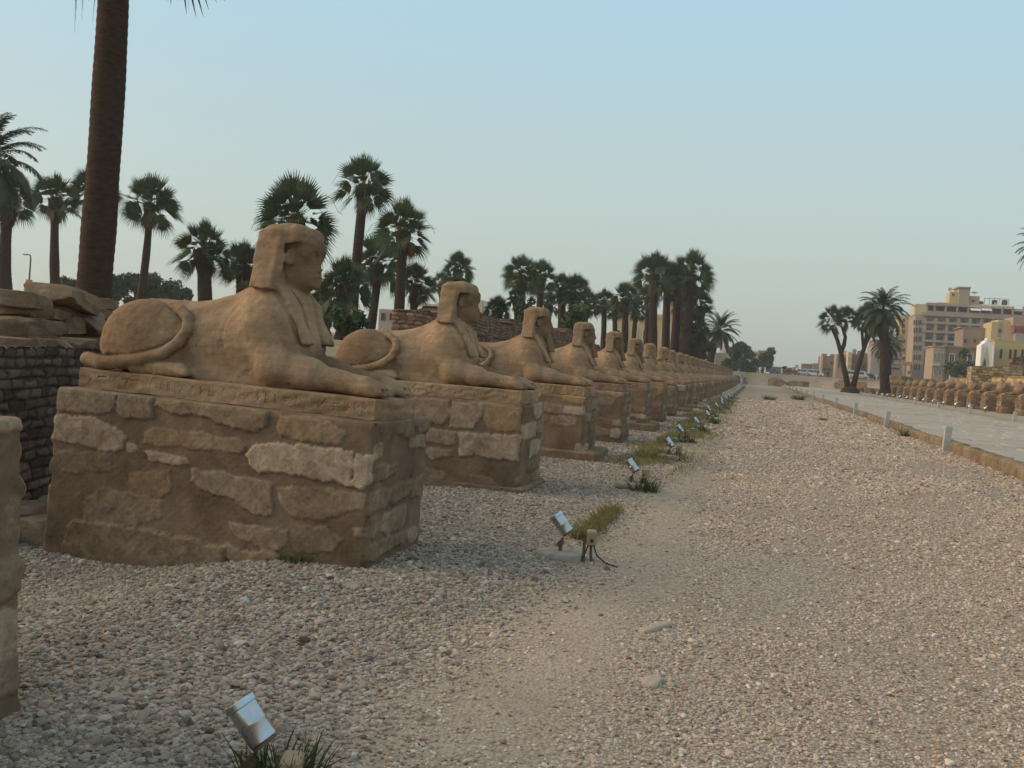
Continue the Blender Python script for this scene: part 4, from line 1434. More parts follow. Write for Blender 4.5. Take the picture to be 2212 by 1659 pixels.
def brick_wall(seed, Lw, H, T, bw, bh, step, top=None, depth=.017, round_=.25):
    """courses of uneven bricks in relief round a wall from x=0 to Lw; top(s) gives the broken upper edge"""
    r = np.random.RandomState(seed)
    n1, n2 = SNoise(seed, 1.1), SNoise(seed + 1, 5)
    per = []
    for s in np.arange(0, Lw, step): per.append((s, -T / 2, 0, -1, s, 0))
    for s in np.arange(0, T, step): per.append((Lw, -T / 2 + s, 1, 0, Lw + s, 1))
    for s in np.arange(0, Lw, step * 2): per.append((Lw - s, T / 2, 0, 1, s + 50, 2))
    for s in np.arange(0, T, step): per.append((0, T / 2 - s, -1, 0, s + 90, 3))
    per = np.array(per)
    z = np.arange(-.4, H + step, step)
    S, Z = np.meshgrid(per[:, 4], z)
    Sw = S + .03 * n2(S, Z) ; Zw = Z + .012 * n2(S * .7, Z * 2) + .03 * n1(S * .5, 0)
    j = np.floor(Zw / bh).astype(int)
    sh = r.uniform(0, 1, 4000)[np.clip(j + 100, 0, 3999)]
    wv = bw * (.75 + .5 * r.uniform(0, 1, 4000)[np.clip(j + 700, 0, 3999)])
    u = Sw / wv + sh
    i = np.floor(u).astype(int)
    fu = (u - i) * wv; fz = Zw - j * bh
    e = np.minimum(np.minimum(fu, wv - fu), np.minimum(fz, bh - fz) * 1.0)
    rn = r.uniform(0, 1, 9973)
    t = rn[(i * 131 + j * 977) % 9973]
    e = e - .006 * (t > .5) - bh * .03
    m = sstep(0.0, bh * round_ * .5, e)
    d = m * depth * (.6 + .8 * t) - (t > .94) * depth * 1.6 * m
    d = d + .012 * n1(S, Z) + .003 * n2(S * 3, Z * 3)
    tp = np.array([top(min(max(x, 0), Lw)) for x in per[:, 0]]) if top is not None else np.full(len(per), H)
    tp = tp + .015 * n2(per[:, 0] * 2, per[:, 1])
    zz = np.minimum(Z, tp[None, :])
    bx = np.broadcast_to(per[:, 0], S.shape) + per[:, 2] * d
    by = np.broadcast_to(per[:, 1], S.shape) + per[:, 3] * d
    n = len(per); k_ = len(z)
    V = np.stack([bx, by, zz], -1).reshape(-1, 3)
    a = np.arange(n); b = (a + 1) % n
    F = np.concatenate([np.stack([k * n + a, k * n + b, (k + 1) * n + b, (k + 1) * n + a], -1) for k in range(k_ - 1)])
    F = [tuple(f) for f in F]
    # top: bridge front and back edges
    o = (k_ - 1) * n
    nf = len(np.arange(0, Lw, step)); ne = len(np.arange(0, T, step)); nb = len(np.arange(0, Lw, step * 2))
    for q in range(nb - 1):
        f0, f1 = min(2 * q, nf), min(2 * q + 2, nf + 0)
        f0i, f1i = o + (nf - f0 if nf - f0 < n else n - 1), o + (nf - f1)
        F.append((f0i, o + nf + ne + q, o + nf + ne + q + 1, f1i, o + nf - f0 - 1 if f0 < nf else f1i))
    me = to_mesh('wall', V, [f for f in F if len(set(f)) == len(f)], True)
    c = np.zeros((len(V), 4), np.float32); c[:, 3] = 1
    c[:, 0] = m.ravel(); c[:, 1] = t.ravel()
    me.attributes.new('stone', 'FLOAT_COLOR', 'POINT').data.foreach_set('color', c.ravel())
    return me


def ragged(seed, pts, amp=.12):
    n_ = SNoise(seed, .7); xs_ = [p[0] for p in pts]; zs_ = [p[1] for p in pts]
    return lambda x: float(np.interp(x, xs_, zs_) + amp * n_(x, 0) + .5 * amp * n_(x * 3.1, 1))


# wall behind the nearest sphinx, facing the camera
A, B_ = at(236, 742, 9.4), at(-90, 735, 6.6)
A.z = B_.z = 0
ang = math.atan2((A - B_).y, (A - B_).x)
wl = link('mudbrick_wall', brick_wall(5, (A - B_).length + .3, 1.62, .7, .19, .098, .0155, lambda x: 1.47), M['mud_dark'], None, (B_.x, B_.y, 0), ang)
tag(wl, 'dark grey brick wall behind the rump of the nearest sphinx', 'wall')
dr = (A - B_).normalized()
nr = Vector((dr.y, -dr.x, 0))


def rock_mesh(h, seed, n=9, p=5.0, amp=.05):
    """weathered block: rounded box with chipped, noisy faces"""
    B = {}; V = []; F = []
    r1, r2 = SNoise(seed, .9), SNoise(seed + 7, 2.4)
    g = np.linspace(-1, 1, n)

    def vid(q):
        k = tuple(np.round(q, 4))
        if k not in B:
            u = np.array(q, float)
            ln = (np.abs(u) ** p).sum() ** (1 / p)
            u = u / ln
            u = u * (1 + amp * float(r1(*u)) + amp * .5 * float(r2(*u)))
            B[k] = len(V); V.append(tuple(u * np.array(h)))
        return B[k]
    for ax in range(3):
        for sg in (-1, 1):
            for i in range(n - 1):
                for j in range(n - 1):
                    q = []
                    for a, b in ((i, j), (i + 1, j), (i + 1, j + 1), (i, j + 1)):
                        u = [0, 0, 0]; u[ax] = sg; u[(ax + 1) % 3] = g[a]; u[(ax + 2) % 3] = g[b]
                        q.append(vid(u))
                    F.append(tuple(q) if sg > 0 else tuple(reversed(q)))
    return to_mesh('stone', V, F, True)




def chunk_mesh(h, seed, n=13, cuts=6):
    """broken block: a box cut by random planes, faintly pitted"""
    r = np.random.RandomState(seed)
    pl = [(np.eye(3)[a] * sg + r.normal(size=3) * .07, 1.0 + r.uniform(-.06, .04)) for a in range(3) for sg in (-1, 1)]
    for _ in range(cuts):
        k = np.sign(r.normal(size=3)) * r.uniform(.25, 1, 3)
        if r.rand() < .6: k[r.randint(3)] *= .15
        pl.append((k / np.linalg.norm(k), r.uniform(1.12, 1.42)))
    r1 = SNoise(seed, 1.6)
    B = {}; V = []; F = []
    g = np.linspace(-1, 1, n)

    def vid(q):
        k = tuple(np.round(q, 4))
        if k not in B:
            u = np.array(q, float); u /= np.linalg.norm(u)
            d = min(c / (m_ @ u) for m_, c in pl if m_ @ u > 1e-3)
            u = u * d * (1 + .015 * float(r1(*(u * 2))))
            B[k] = len(V); V.append(tuple(u * np.array(h)))
        return B[k]
    for ax in range(3):
        for sg in (-1, 1):
            for i in range(n - 1):
                for j in range(n - 1):
                    q = []
                    for a, b in ((i, j), (i + 1, j), (i + 1, j + 1), (i, j + 1)):
                        u = [0, 0, 0]; u[ax] = sg; u[(ax + 1) % 3] = g[a]; u[(ax + 2) % 3] = g[b]
                        q.append(vid(u))
                    F.append(tuple(q) if sg > 0 else tuple(reversed(q)))
    return crisp(to_mesh('stone', V, F), 24)


RUB = [  # centre x, y, width, height in a close crop of the wall, tilt, look
    (190, 355, 420, 125, 4, 'long dark slab topmost at the left edge of the rubble'),
    (150, 470, 290, 115, 2, 'grey block under the topmost slab at the left edge'),
    (375, 500, 180, 100, 8, 'small dark block in the middle of the rubble'),
    (215, 668, 500, 200, 0, 'largest dark block, at the lower left of the rubble'),
    (575, 612, 270, 160, -6, 'pointed slab right of the largest rubble block'),
    (540, 440, 240, 150, 14, 'tilted grey block beneath the pale top stone'),
    (670, 330, 450, 160, 13, 'big pale orange block lying topmost on the rubble'),
    (710, 530, 200, 220, 34, 'steeply tilted block in the right of the rubble'),
    (945, 405, 150, 90, 6, 'small round stone at the right of the pale top block'),
    (925, 492, 250, 80, 4, 'thin flat slab at the right end of the rubble'),
    (955, 592, 180, 140, 9, 'square block under the thin slab at the right end'),
    (685, 718, 320, 135, 1, 'low grey block near the foot of the rubble'),
    (945, 710, 190, 160, 3, 'square block lowest at the right end of the rubble'),
    (815, 630, 150, 130, 0, 'dark stone in the gap left of the right end blocks'),
    (430, 560, 220, 90, 2, 'flat stone wedged in the middle of the rubble'),
    (130, 828, 300, 110, 1, 'coping stone on the brick wall nearest the left edge'),
    (400, 835, 230, 105, -1, 'second coping stone on the brick wall from the left edge'),
    (650, 838, 280, 110, 2, 'wide coping stone in the middle of the brick wall'),
    (900, 840, 210, 100, 3, 'brown coping stone near the right end of the brick wall'),
    (1080, 832, 150, 110, 0, 'last coping stone by the sphinx rump'),
]
for k, (cx, cy, w_, h_, tl, lb) in enumerate(RUB):
    px, py = cx / 3.016 * .6064, (950 + cy / 3.016) * .6064
    back = .0 if k >= 15 else .28 + .1 * (k % 3)
    # where the sight line meets the wall's front plane
    d = fw * (0.9 * 2212) + rt * (px - 1106) - up * (py - 829.5)
    P0 = B_ - nr * back
    t_ = (P0 - Vector((0, 0, CZ))).dot(nr) / d.dot(nr)
    q = Vector((0, 0, CZ)) + d * t_
    sc_ = d.length * t_ / (0.9 * 2212) / 3.016 * .6064
    o = link('rubble_stone', chunk_mesh((w_ * sc_ * .53, rr_.uniform(.25, .33) if k < 15 else .30, h_ * sc_ * .55), 50 + k), M['rock'], None, q, ang)
    o.rotation_euler = (rr_.uniform(-.05, .05), rad(tl), ang + rr_.uniform(-.1, .1))
    tag(o, lb, 'stone', 'rubble stones on the brick wall')
# fallen stones in the dark gap beside the pedestal
for k, (x, y, s) in enumerate([(-5.95, 7.3, .26), (-6.3, 6.9, .2), (-5.9, 6.75, .17), (-6.15, 6.45, .13)]):
    o = link('fallen_stone', chunk_mesh((s * 1.2, s, s * .75), 90 + k), M['rock'], None, (x, y, ground_z(x, y) + s * .5), k * .8)
    tag(o, ['big fallen stone against the foot of the brick wall', 'fallen stone below the left part of the brick wall', 'fallen stone at the back corner of the nearest pedestal', 'smallest fallen stone in the dark gap by the nearest pedestal'][k], 'stone', 'fallen stones in the gap')

# ruined walls behind the second to sixth sphinxes
w2 = link('ruined_wall', brick_wall(8, 17.5, 3.4, 1.0, .26, .125, .032, ragged(3, [(0, 1.7), (3, 2.0), (6, 2.15), (8.6, 2.2), (9.2, 1.75), (10.4, 1.75), (11, 2.15), (17.5, 2.0)], .10), .035), M['mud_red'], None, (-10.6, 27.0, 1.15), rad(90))
tag(w2, 'ruined reddish mud-brick wall behind the second and third sphinx heads', 'wall')
w3 = link('ruined_wall', brick_wall(9, 26, 3.0, 1.2, .28, .13, .04, ragged(4, [(0, 2.15), (6, 2.3), (12, 1.9), (16, 1.6), (26, 1.3)], .14), .04), M['mud_red'], None, (-10.9, 46.5, 1.2), rad(90))
tag(w3, 'ruined mud-brick wall sloping down behind the fourth and fifth sphinx heads', 'wall')
w4 = link('plastered_bench', brick_wall(10, 14, 1.4, .9, .6, .4, .10, ragged(5, [(0, 1.25), (14, 1.2)], .05), .006), M['mud_red'], None, (-9.5, 28.0, 1.2), rad(90))
tag(w4, 'low plastered ledge in front of the ruined wall behind the second sphinx', 'wall')
w5 = link('ruined_wall', brick_wall(12, 30, 2.6, 1.2, .32, .15, .10, ragged(6, [(0, 1.1), (10, 1.6), (20, 1.2), (30, 1.0)], .2), .04), M['mud_red'], None, (-11.2, 78, 1.3), rad(90))
tag(w5, 'low ruined mud-brick wall under the tall far palm group', 'wall')

# ------------------------------------------------------------------ floodlights
m, t, b = new_mat('polished_steel', 0.22, 0.5, 1.0)
v = coords(t)
t.links.new(ramp_n(t, noise_n(t, v, 9, 5, .6), [(.3, (.40, .405, .41)), (.7, (.60, .605, .61))]), b.inputs['Base Color'])
rn_ = N(t, 'ShaderNodeMapRange'); t.links.new(noise_n(t, v, 14, 5, .6), rn_.inputs[0]); rn_.inputs[3].default_value = .12; rn_.inputs[4].default_value = .38
t.links.new(rn_.outputs[0], b.inputs['Roughness'])
M['steel'] = m
M['glass'] = plain('lamp_glass', (.06, .07, .08), .12, 0, .6)
M['rust'] = noisy('rusty_iron', (.10, .06, .04), (.22, .15, .10), 12, .85, .3, 40)
M['concrete'] = noisy('rough_concrete', (.26, .21, .16), (.40, .34, .27), 7, .95, .5, 30, .008)
M['pale'] = noisy('pale_limestone', (.36, .28, .21), (.47, .38, .29), 9, .95, .4, 40, .006)
M['box'] = noisy('weathered_yellow_plastic', (.29, .20, .12), (.39, .285, .18), 12, .6, .1)
M['cable'] = plain('black_cable', (.03, .028, .026), .7)


def lathe(prof, n=28):
    """profile [(x along axis, radius)] turned round the x axis"""
    V = []; F = []
    for x, r in prof:
        for k in range(n):
            a = 2 * math.pi * k / n
            V.append((x, r * math.cos(a), r * math.sin(a)))
    m_ = len(prof)
    for i in range(m_ - 1):
        for k in range(n):
            F.append((i * n + k, i * n + (k + 1) % n, (i + 1) * n + (k + 1) % n, (i + 1) * n + k))
    F.append(tuple(range(n))); F.append(tuple(reversed(range((m_ - 1) * n, m_ * n))))
    V2 = MB(); V2.v = V; V2.f = F
    return V2


def make_flood():
    root = empty('floodlight')
    h = .185
    L_ = {}
    B = lathe([(.0, .052), (.006, .058), (.075, .058), (.079, .0605), (.089, .0605), (.093, .0575), (.155, .0575), (.160, .055)])
    L_['housing'] = link('housing', crisp(to_mesh('housing', B.v, B.f)), M['steel'], root)
    B = lathe([(.158, .0585), (.160, .064), (.184, .064), (.186, .060), (.184, .052)])
    L_['bezel'] = link('bezel', crisp(to_mesh('bezel', B.v, B.f)), M['steel'], root)
    B = lathe([(.170, .050), (.181, .052)])
    L_['lens'] = link('lens', crisp(to_mesh('lens', B.v, B.f)), M['glass'], root)
    B = lathe([(-.012, .040), (-.010, .050), (.0, .050)])
    L_['rear_cap'] = link('rear_cap', crisp(to_mesh('rear_cap', B.v, B.f)), M['rust'], root)
    # housing points up and back towards the statues
    tilt = Matrix.Translation((0.055, 0, h + .01)) @ Matrix.Rotation(rad(180), 4, 'Z') @ Matrix.Rotation(rad(-50), 4, 'Y')
    for o in L_.values(): o.matrix_local = tilt
    k = MB().tube([(0, -.030, .095), (0, .030, .095)], .026, 14)
    k.tube([(.0, -.02, .095), (.012, -.02, .145)], .009, 6).tube([(.0, .02, .095), (.012, .02, .145)], .009, 6)
    k.build('knuckle', M['rust'], root, smooth=False)
    MB().tube([(0, 0, -.05), (0, 0, .085)], .0165, 12).build('stem', M['rust'], root)
    link('base', rock_mesh((.20, .15, .05), 400, 7, 6, .05), M['concrete'], root, (0.0, 0, -.015))
    return root


def make_jbox():
    root = empty('junction_box')
    MB().box((0, 0, .215), (.042, .052, .062), b=.010).build('case', M['box'], root)
    MB().box((.0, -.056, .215), (.036, .005, .054), b=.003).build('lid', M['box'], root)
    MB().tube([(0, -.0625, .20), (0, -.068, .20)], .014, 10).build('cable_gland', M['cable'], root)
    MB().box((-.055, .03, .09), (.012, .016, .14)).build('stake', M['rust'], root)
    MB().tube([(.0, 0, .15), (.005, .01, .06), (.02, .0, -.04)], .013, 7).build('conduit', M['rust'], root, smooth=True)
    cb = MB().tube([(.02, -.03, .155), (.05, -.06, .08), (.12, -.10, .03), (.22, -.16, .015)], .007, 6)
    cb.tube([(-.02, .0, .155), (-.06, -.02, .05), (-.12, .0, .03), (-.24, .04, .06)], .006, 6)
    cb.build('cable', M['cable'], root, smooth=True)
    return root


def tuft_mesh(seed, n=170, r=.16, h=.2):
    rnd = random.Random(seed); T = Tris()
    for i in range(n):
        a, q = rnd.uniform(0, 6.28), r * rnd.random() ** .7
        p = Vector((math.cos(a) * q, math.sin(a) * q, -.01))
        d = Vector((math.cos(a) * rnd.uniform(0, .6) + rnd.gauss(0, .2), math.sin(a) * rnd.uniform(0, .6) + rnd.gauss(0, .2), 1)).normalized()
        L_ = h * rnd.uniform(.4, 1.1)
        e = p + d * L_
        T.strip([p, p + d * L_ * .55, e + Vector((d.x, d.y, -.25)) * L_ * .25], [.004, .0035, .0008], Vector((math.sin(a * 3), math.cos(a * 3), 0)))
    return T.mesh('grass_tuft')


tufts = [tuft_mesh(s) for s in (1, 2, 3)]
FL = [(-1.80, 3.22), (-1.50, 7.72)] + [(-1.50 + .10 * math.sin(k * 2.1), 12.35 + 4.62 * k) for k in range(26)]
WHERE = ['nearest the camera', 'beside the first sphinx'] + [f'at the {ORD[k + 1]} left sphinx' for k in range(26)]
fl0, jb0 = make_flood(), make_jbox()
for k, (x, y) in enumerate(FL):
    z = ground_z(x, y)
    o = fl0 if k == 0 else copy_tree(fl0)
    o.location = (x, y, z + (-.05 if k == 0 else .02 if k < 2 else .05)); o.rotation_euler = (0, 0, rr_.uniform(-.25, .25) if k else .05)
    s = 1.0 if k < 2 else .96
    o.scale = (s, s, s)
    tag(o, f'polished steel floodlight tilted up, {WHERE[k]}', 'floodlight', 'floodlights along the left row')
    j = jb0 if k == 0 else copy_tree(jb0)
    jx, jy = (x + .19, y - .02) if k != 1 else (x + .27, y - .05)
    j.location = (jx, jy, ground_z(jx, jy) + (-.15 if k == 0 else 0)); j.rotation_euler = (0, 0, rr_.uniform(-.4, .4))
    tag(j, f'small yellowish cable box beside the floodlight {WHERE[k]}', 'junction box', 'junction boxes along the left row')
    if k in (0, 2, 4, 5, 6, 7, 9, 11):
        g = link('grass_tuft', tufts[k % 3], M['grass'], None, (x + (.12 if k == 0 else .2), y + (.02 if k == 0 else -.12), z), k)
        g.scale = (1, 1, .95) if k == 0 else (1.35, 1.25, 1.0) if k == 2 else (1.1, 1.1, .95)
        tag(g, f'dark green grass tuft at the floodlight {WHERE[k]}', 'grass tuft', 'grass tufts along the floodlights')
for k, (x, y, s, lb) in enumerate([(-3.3, 6.42, .55, 'sparse green tuft at the foot of the nearest pedestal'), (2.9, 41, 1.0, 'green tuft in the walk near a far white post'),
                                   (5.15, 33.6, 2.0, 'dark tuft at the foot of the second white post'), (1.2, 72, 2.6, 'round bush-like tuft far off in the gravel walk'), (3.6, 80, 3.2, 'wide grass clump at the far end of the gravel walk')]):
    g = link('grass_tuft', tufts[k % 3], M['grass'], None, (x, y, ground_z(x, y)), k * 1.1); g.scale = (s, s, s * .8)
    tag(g, lb, 'grass tuft', 'tufts scattered in the gravel')

# dry grass: one mass along the row
rg = np.random.RandomState(4)
T = Tris(); cnt = 0
for i in range(26000):
    y = 8.3 + 60 * rg.rand() ** 1.6
    if y < 14.5:
        x = -1.50 + .03 * (y - 8) + rg.normal() * .055
        if not (8.5 < y < 10.4) or rg.rand() < .6: continue
    else:
        x = -1.75 + rg.normal() * .38
        if x < -2.6: continue
    if float(_g2(x * 2, y)) < -.05 and y > 11.3: continue
    z = ground_z(x, y) - .005
    h_ = .05 + .10 * rg.rand()
    a = rg.rand() * 6.28
    d = Vector((math.cos(a) * .4, math.sin(a) * .4, 1))
    p = Vector((x, y, z))
    w_ = .003 + .00018 * y
    T.strip([p, p + d * h_ * .6, p + d * h_ + Vector((d.x, d.y, -.3)) * h_ * .3], [w_, w_, .001], Vector((math.sin(a), -math.cos(a), 0)))
    cnt += 1
tag(link('dry_grass', T.mesh('dry_grass'), M['dry']), kind='stuff')
# half-buried stones in the gravel walk
for k, (px, py, w_, h_, lb) in enumerate([(1418, 1350, .035, .17, 'long pale half-buried stone edge in the gravel walk'), (1411, 1465, .045, .08, 'short pale stone tip in the gravel nearest the camera')]):
    d = at(px, py, 4.0); k0 = CZ / (CZ - d.z); p = Vector((d.x * k0, 4.0 * k0, 0))
    o = link('buried_stone', rock_mesh((w_, h_, .03), 300 + k, 8), M['pale'], None, (p.x, p.y, ground_z(p.x, p.y) - .006), rad(-28 if k == 0 else -12))
    tag(o, lb, 'stone')

# ------------------------------------------------------------------ paved walk, kerb, posts
PX0, PX1 = 5.45, 12.9


def path_z(x, y): return .25 + .004 * (x - PX0) + .01 * math.sin(x * 2.1 + y * .7)


m, t, b = new_mat('paving_stone', 0.95, 0.03)
v = coords(t)
a = N(t, 'ShaderNodeAttribute', attribute_name='tone')
c = ramp_n(t, noise_n(t, v, 2.6, 6, .65, .4), [(.3, (.34, .29, .245)), (.7, (.48, .42, .365))])
s_ = N(t, 'ShaderNodeSeparateColor'); t.links.new(a.outputs['Color'], s_.inputs[0])
c = mix_n(t, 1.0, c, ramp_n(t, s_.outputs[0], [(0, (.84, .83, .80)), (.5, (1, 1, 1)), (1, (1.10, 1.09, 1.07))]), 'MULTIPLY')
sandf = ramp_n(t, noise_n(t, v, .9, 5, .6, .4), [(.36, (0, 0, 0)), (.60, (.85, .85, .85))])
c = mix_n(t, sandf, c, (.42, .35, .275))
t.links.new(c, b.inputs['Base Color'])
bump_n(t, b, noise_n(t, v, 24, 6, .7), .5, .012)
M['paving'] = m
rp = random.Random(5)
V, F, TN = [], [], []
y = 3.0
while y < 200:
    dy = rp.uniform(.55, 1.15) * (1 if y < 70 else 2.2)
    x = PX0
    while x < PX1:
        dx = min(rp.uniform(.7, 1.9), PX1 - x)
        g = rp.uniform(.008, .03)
        if PX1 - x - dx < .4: dx = PX1 - x
        z = path_z(x, y) + rp.uniform(-.012, .012); bv = .02
        xa, xb, ya, yb = x + g, x + dx - g, y + g, y + dy - g
        j = lambda: rp.uniform(-.02, .02)
        q = [(xa + j(), ya + j()), (xb + j(), ya + j()), (xb + j(), yb + j()), (xa + j(), yb + j())]
        cxx, cyy = (xa + xb) / 2, (ya + yb) / 2
        o = len(V); tx, ty = rp.uniform(-.006, .006), rp.uniform(-.006, .006)
        for px_, py_ in q: V.append((px_, py_, z - .14))
        for px_, py_ in q: V.append((px_, py_, z - bv + tx * (px_ - cxx) + ty * (py_ - cyy)))
        for px_, py_ in q: V.append((px_ + (bv if px_ < cxx else -bv), py_ + (bv if py_ < cyy else -bv), z + tx * (px_ - cxx) + ty * (py_ - cyy)))
        for r_ in (0, 4):
            for k in range(4): F.append((o + r_ + k, o + r_ + (k + 1) % 4, o + r_ + 4 + (k + 1) % 4, o + r_ + 4 + k))
        F.append((o + 8, o + 9, o + 10, o + 11))
        TN += [rp.random()] * 12
        x += dx
    y += dy
me = to_mesh('paved_path', V, F)
ca = np.ones((len(V), 4), np.float32); ca[:, 0] = TN
me.attributes.new('tone', 'FLOAT_COLOR', 'POINT').data.foreach_set('color', ca.ravel())
tag(link('paved_path', me, M['paving']), kind='structure')
# packed earth bed that the slabs lie in, running on to the right row
V, F = [], []
yy = list(np.arange(2.5, 203, 2.5))
for y in yy:
    for x in (PX0 - .05, 8, 10.5, PX1 + .1, 14.6): V.append((x, y, (path_z(x, y) - .055) if x < PX1 else .28 if x < 14 else .26))
for i in range(len(yy) - 1):
    for k in range(4): F.append((i * 5 + k, i * 5 + k + 1, i * 5 + 6 + k, i * 5 + 5 + k))
M['bed'] = noisy('packed_sand', (.25, .19, .13), (.40, .32, .235), 2.2, .97, .4, 20, .02)
tag(link('path_bed', to_mesh('path_bed', V, F), M['bed']), kind='structure')
# kerb of rough sandstone blocks, one structure
V, F = [], []
y = 3.0; k = 0
while y < 196:
    L_ = rp.uniform(.42, .95) * (1 if y < 80 else 2.5)
    rm = rock_mesh((.15 + rp.uniform(0, .05), L_ / 2 - .008, .19), 500 + k % 23, 6 if y < 60 else 4, 7, .05)
    o = len(V); dz = rp.uniform(-.035, .02)
    V += [(q.co.x + 5.36 + rp.uniform(0, .001), q.co.y + y + L_ / 2, q.co.z + .085 + dz) for q in rm.vertices]
    F += [tuple(i + o for i in p.vertices) for p in rm.polygons]
    bpy.data.meshes.remove(rm)
    y += L_; k += 1
kb = link('kerb', to_mesh('kerb', V, F, True), M['kerb'])
tag(kb, kind='structure')

M['post'] = noisy('weathered_white_paint', (.34, .335, .30), (.47, .46, .42), 5, .75, .15, 30)
pm = MB().box((0, 0, .22), (.088, .075, .46), b=.012); pm.box((0, 0, .686), (.080, .067, .006), b=.004)
post0 = pm.build('white_post', M['post'])
G_PO = 'white posts along the paved walk'
for k in range(13):
    o = post0 if k == 0 else post0.copy()
    if k: col.objects.link(o)
    o.location = (5.10, 27.0 + 11.7 * k, 0); o.rotation_euler = (rr_.uniform(-.015, .015), .05 + rr_.uniform(-.02, .02), rr_.uniform(-.1, .1))
    tag(o, ('nearest white post, standing against the kerb of the paved walk' if k == 0 else f'{ORD[k]} white post from the camera along the near kerb'), 'post', G_PO)
for k in range(9):
    o = post0.copy(); col.objects.link(o)
    o.location = (13.1, 42.5 + 10.2 * k, .06); o.rotation_euler = (0, .03, rr_.uniform(-.1, .1))
    tag(o, f'{ORD[k]} white post from the camera on the far side of the paved walk', 'post', G_PO)

# ------------------------------------------------------------------ the right row: weathered sphinxes facing the walk
G_RS, G_RP = 'weathered sphinxes of the right row', 'pedestals of the right row'
rmesh = [sphinx_things('sphinx_statue', .045, 61, parts=False, head=False, stump=.38, worn=.014, lump=.03, slab=True),
         sphinx_things('sphinx_statue', .045, 67, parts=False, head=False, stump=.22, worn=.016, lump=.035, slab=True),
         sphinx_things('sphinx_statue', .045, 71, parts=False, head=False, stump=0.0, worn=.02, lump=.06, slab=True)]
order = [0, 0, 0, 2, 0, 1, 2, 2, 0, 1, 1, 0, 1, 2, 1]
for k in range(33):
    Yc = 63.7 + 4.62 * k + .575
    gz = .33
    if 15 <= k <= 23 and k % 3 == 1: continue
    o = link('stone_pedestal', far_ped[k % 3], M['masonry'], None, (16.1, Yc, gz), math.pi)
    if 15 <= k <= 23: o.location.z = gz - .35
    tag(o, f'low rubble pedestal {ORD[k]} in the right row counted from the right edge', 'pedestal', G_RP)
    if k < 15 or k > 24:
        v_ = order[k % 15]
        o = link('sphinx_statue', rmesh[v_], M['sphinx_old'], None, (16.1, Yc, gz + 1.12 + .13), math.pi + rr_.uniform(-.02, .02))
        sz = rr_.uniform(.9, 1.08)
        o.scale = (1, 1, sz)
        tag(o, f'{["headless weathered sphinx with a tall neck stump", "headless weathered sphinx with a short stump", "rounded shapeless sphinx ruin"][v_]}, {ORD[k]} from the right edge', 'sphinx ruin', G_RS)
# their floodlights
for k in range(13):
    o = copy_tree(fl0); s = 1.3
    o.location = (14.75, 66.4 + 4.62 * k, .30); o.rotation_euler = (0, 0, math.pi); o.scale = (s, s, s)
    tag(o, f'small steel floodlight {ORD[k]} along the right row from the right edge', 'floodlight', 'floodlights along the right row')

# bank, retaining wall and stacked blocks behind the right row
w6 = link('retaining_wall', brick_wall(21, 66, 2.9, .8, .9, .4, .16, ragged(9, [(0, 2.25), (40, 2.1), (58, 1.9), (66, .9)], .05), .012), M['mud_tan'], None, (22.6, 56, 1.15), rad(90))
tag(w6, 'long tan retaining wall behind the right row of sphinxes', 'wall')
w7 = link('block_wall', brick_wall(22, 4.6, 1.75, 1.4, .55, .26, .04, ragged(10, [(0, 1.35), (1.5, 1.45), (3.2, 1.6), (4.6, 1.75)], .04), .03), M['mud_tan'], None, (20.3, 99.0, 2.75), rad(4))
tag(w7, 'stacked wall of squared sandstone blocks above the right row', 'wall')
w8 = link('ruined_wall', brick_wall(23, 9, 2.9, 1.6, .4, .2, .06, ragged(11, [(0, .6), (.8, 2.2), (1.6, 2.55), (3.0, 2.5), (3.2, 1.7), (9, 1.6)], .12), .05), M['mud_red'], None, (23.6, 101.0, 2.95), rad(2))
tag(w8, 'dark crumbling brick wall at the right edge above the stacked blocks', 'wall')
for k, (x, y, z, s, lb) in enumerate([(26.3, 96.5, 3.3, .75, 'big boulder right of the stacked blocks'), (24.6, 96.0, 3.1, .5, 'brown boulder at the foot of the stacked blocks'), (25.6, 95.2, 2.9, .4, 'small boulder in front of the big one by the right edge'),
                                       (17.0, 170, 1.2, 1.2, 'pale rock heap beyond the forked palm'), (21, 150, 2.2, 1.3, 'low pale rubble heap between the two right palms'), (25, 150, 2.3, 1.0, 'rubble heap right of the straight date palm'), (-4.6, 178, .9, 1.1, 'pale block at the far end of the left row'), (-3.0, 186, .7, 1.0, 'second pale block at the far end of the left row'),
                                       (4.5, 196, .5, 1.4, 'pale rubble at the foot of the embankment'), (8.5, 197, .5, 1.2, 'rubble at the foot of the embankment near the walk end')]):
    o = link('boulder', chunk_mesh((s * 1.5, s, s * .75), 700 + k), M['sphinx_old'], None, (x, y, z), k)
    tag(o, lb, 'boulder')

# ------------------------------------------------------------------ town beyond
WALLC = dict(beige=((.29, .215, .155), (.37, .28, .21)), yellow=((.42, .315, .155), (.50, .385, .205)), cream=((.45, .35, .22), (.53, .42, .28)), white=((.66, .63, .60), (.74, .72, .69)),
             brown=((.21, .15, .11), (.28, .205, .155)), brick=((.20, .125, .085), (.27, .175, .12)), grey=((.27, .23, .20), (.34, .29, .255)), pink=((.50, .35, .27), (.57, .42, .33)), red=((.28, .05, .035), (.36, .08, .05)),
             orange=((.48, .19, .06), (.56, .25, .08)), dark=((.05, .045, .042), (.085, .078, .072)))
for k, (a, b) in WALLC.items():
    M[k] = noisy('painted_wall_' + k, a, b, .35, .92, .15, 8, .02, stretch=(1, 1, .6))
m, t, b = new_mat('window_glass', 0.12, 0.5)
b.inputs['Base Color'].default_value = (.045, .065, .075, 1)
M['pane'] = m
M['frame'] = plain('white_window_frame', (.62, .60, .56), .7)
M['wood'] = plain('brown_shutter', (.12, .075, .05), .7)


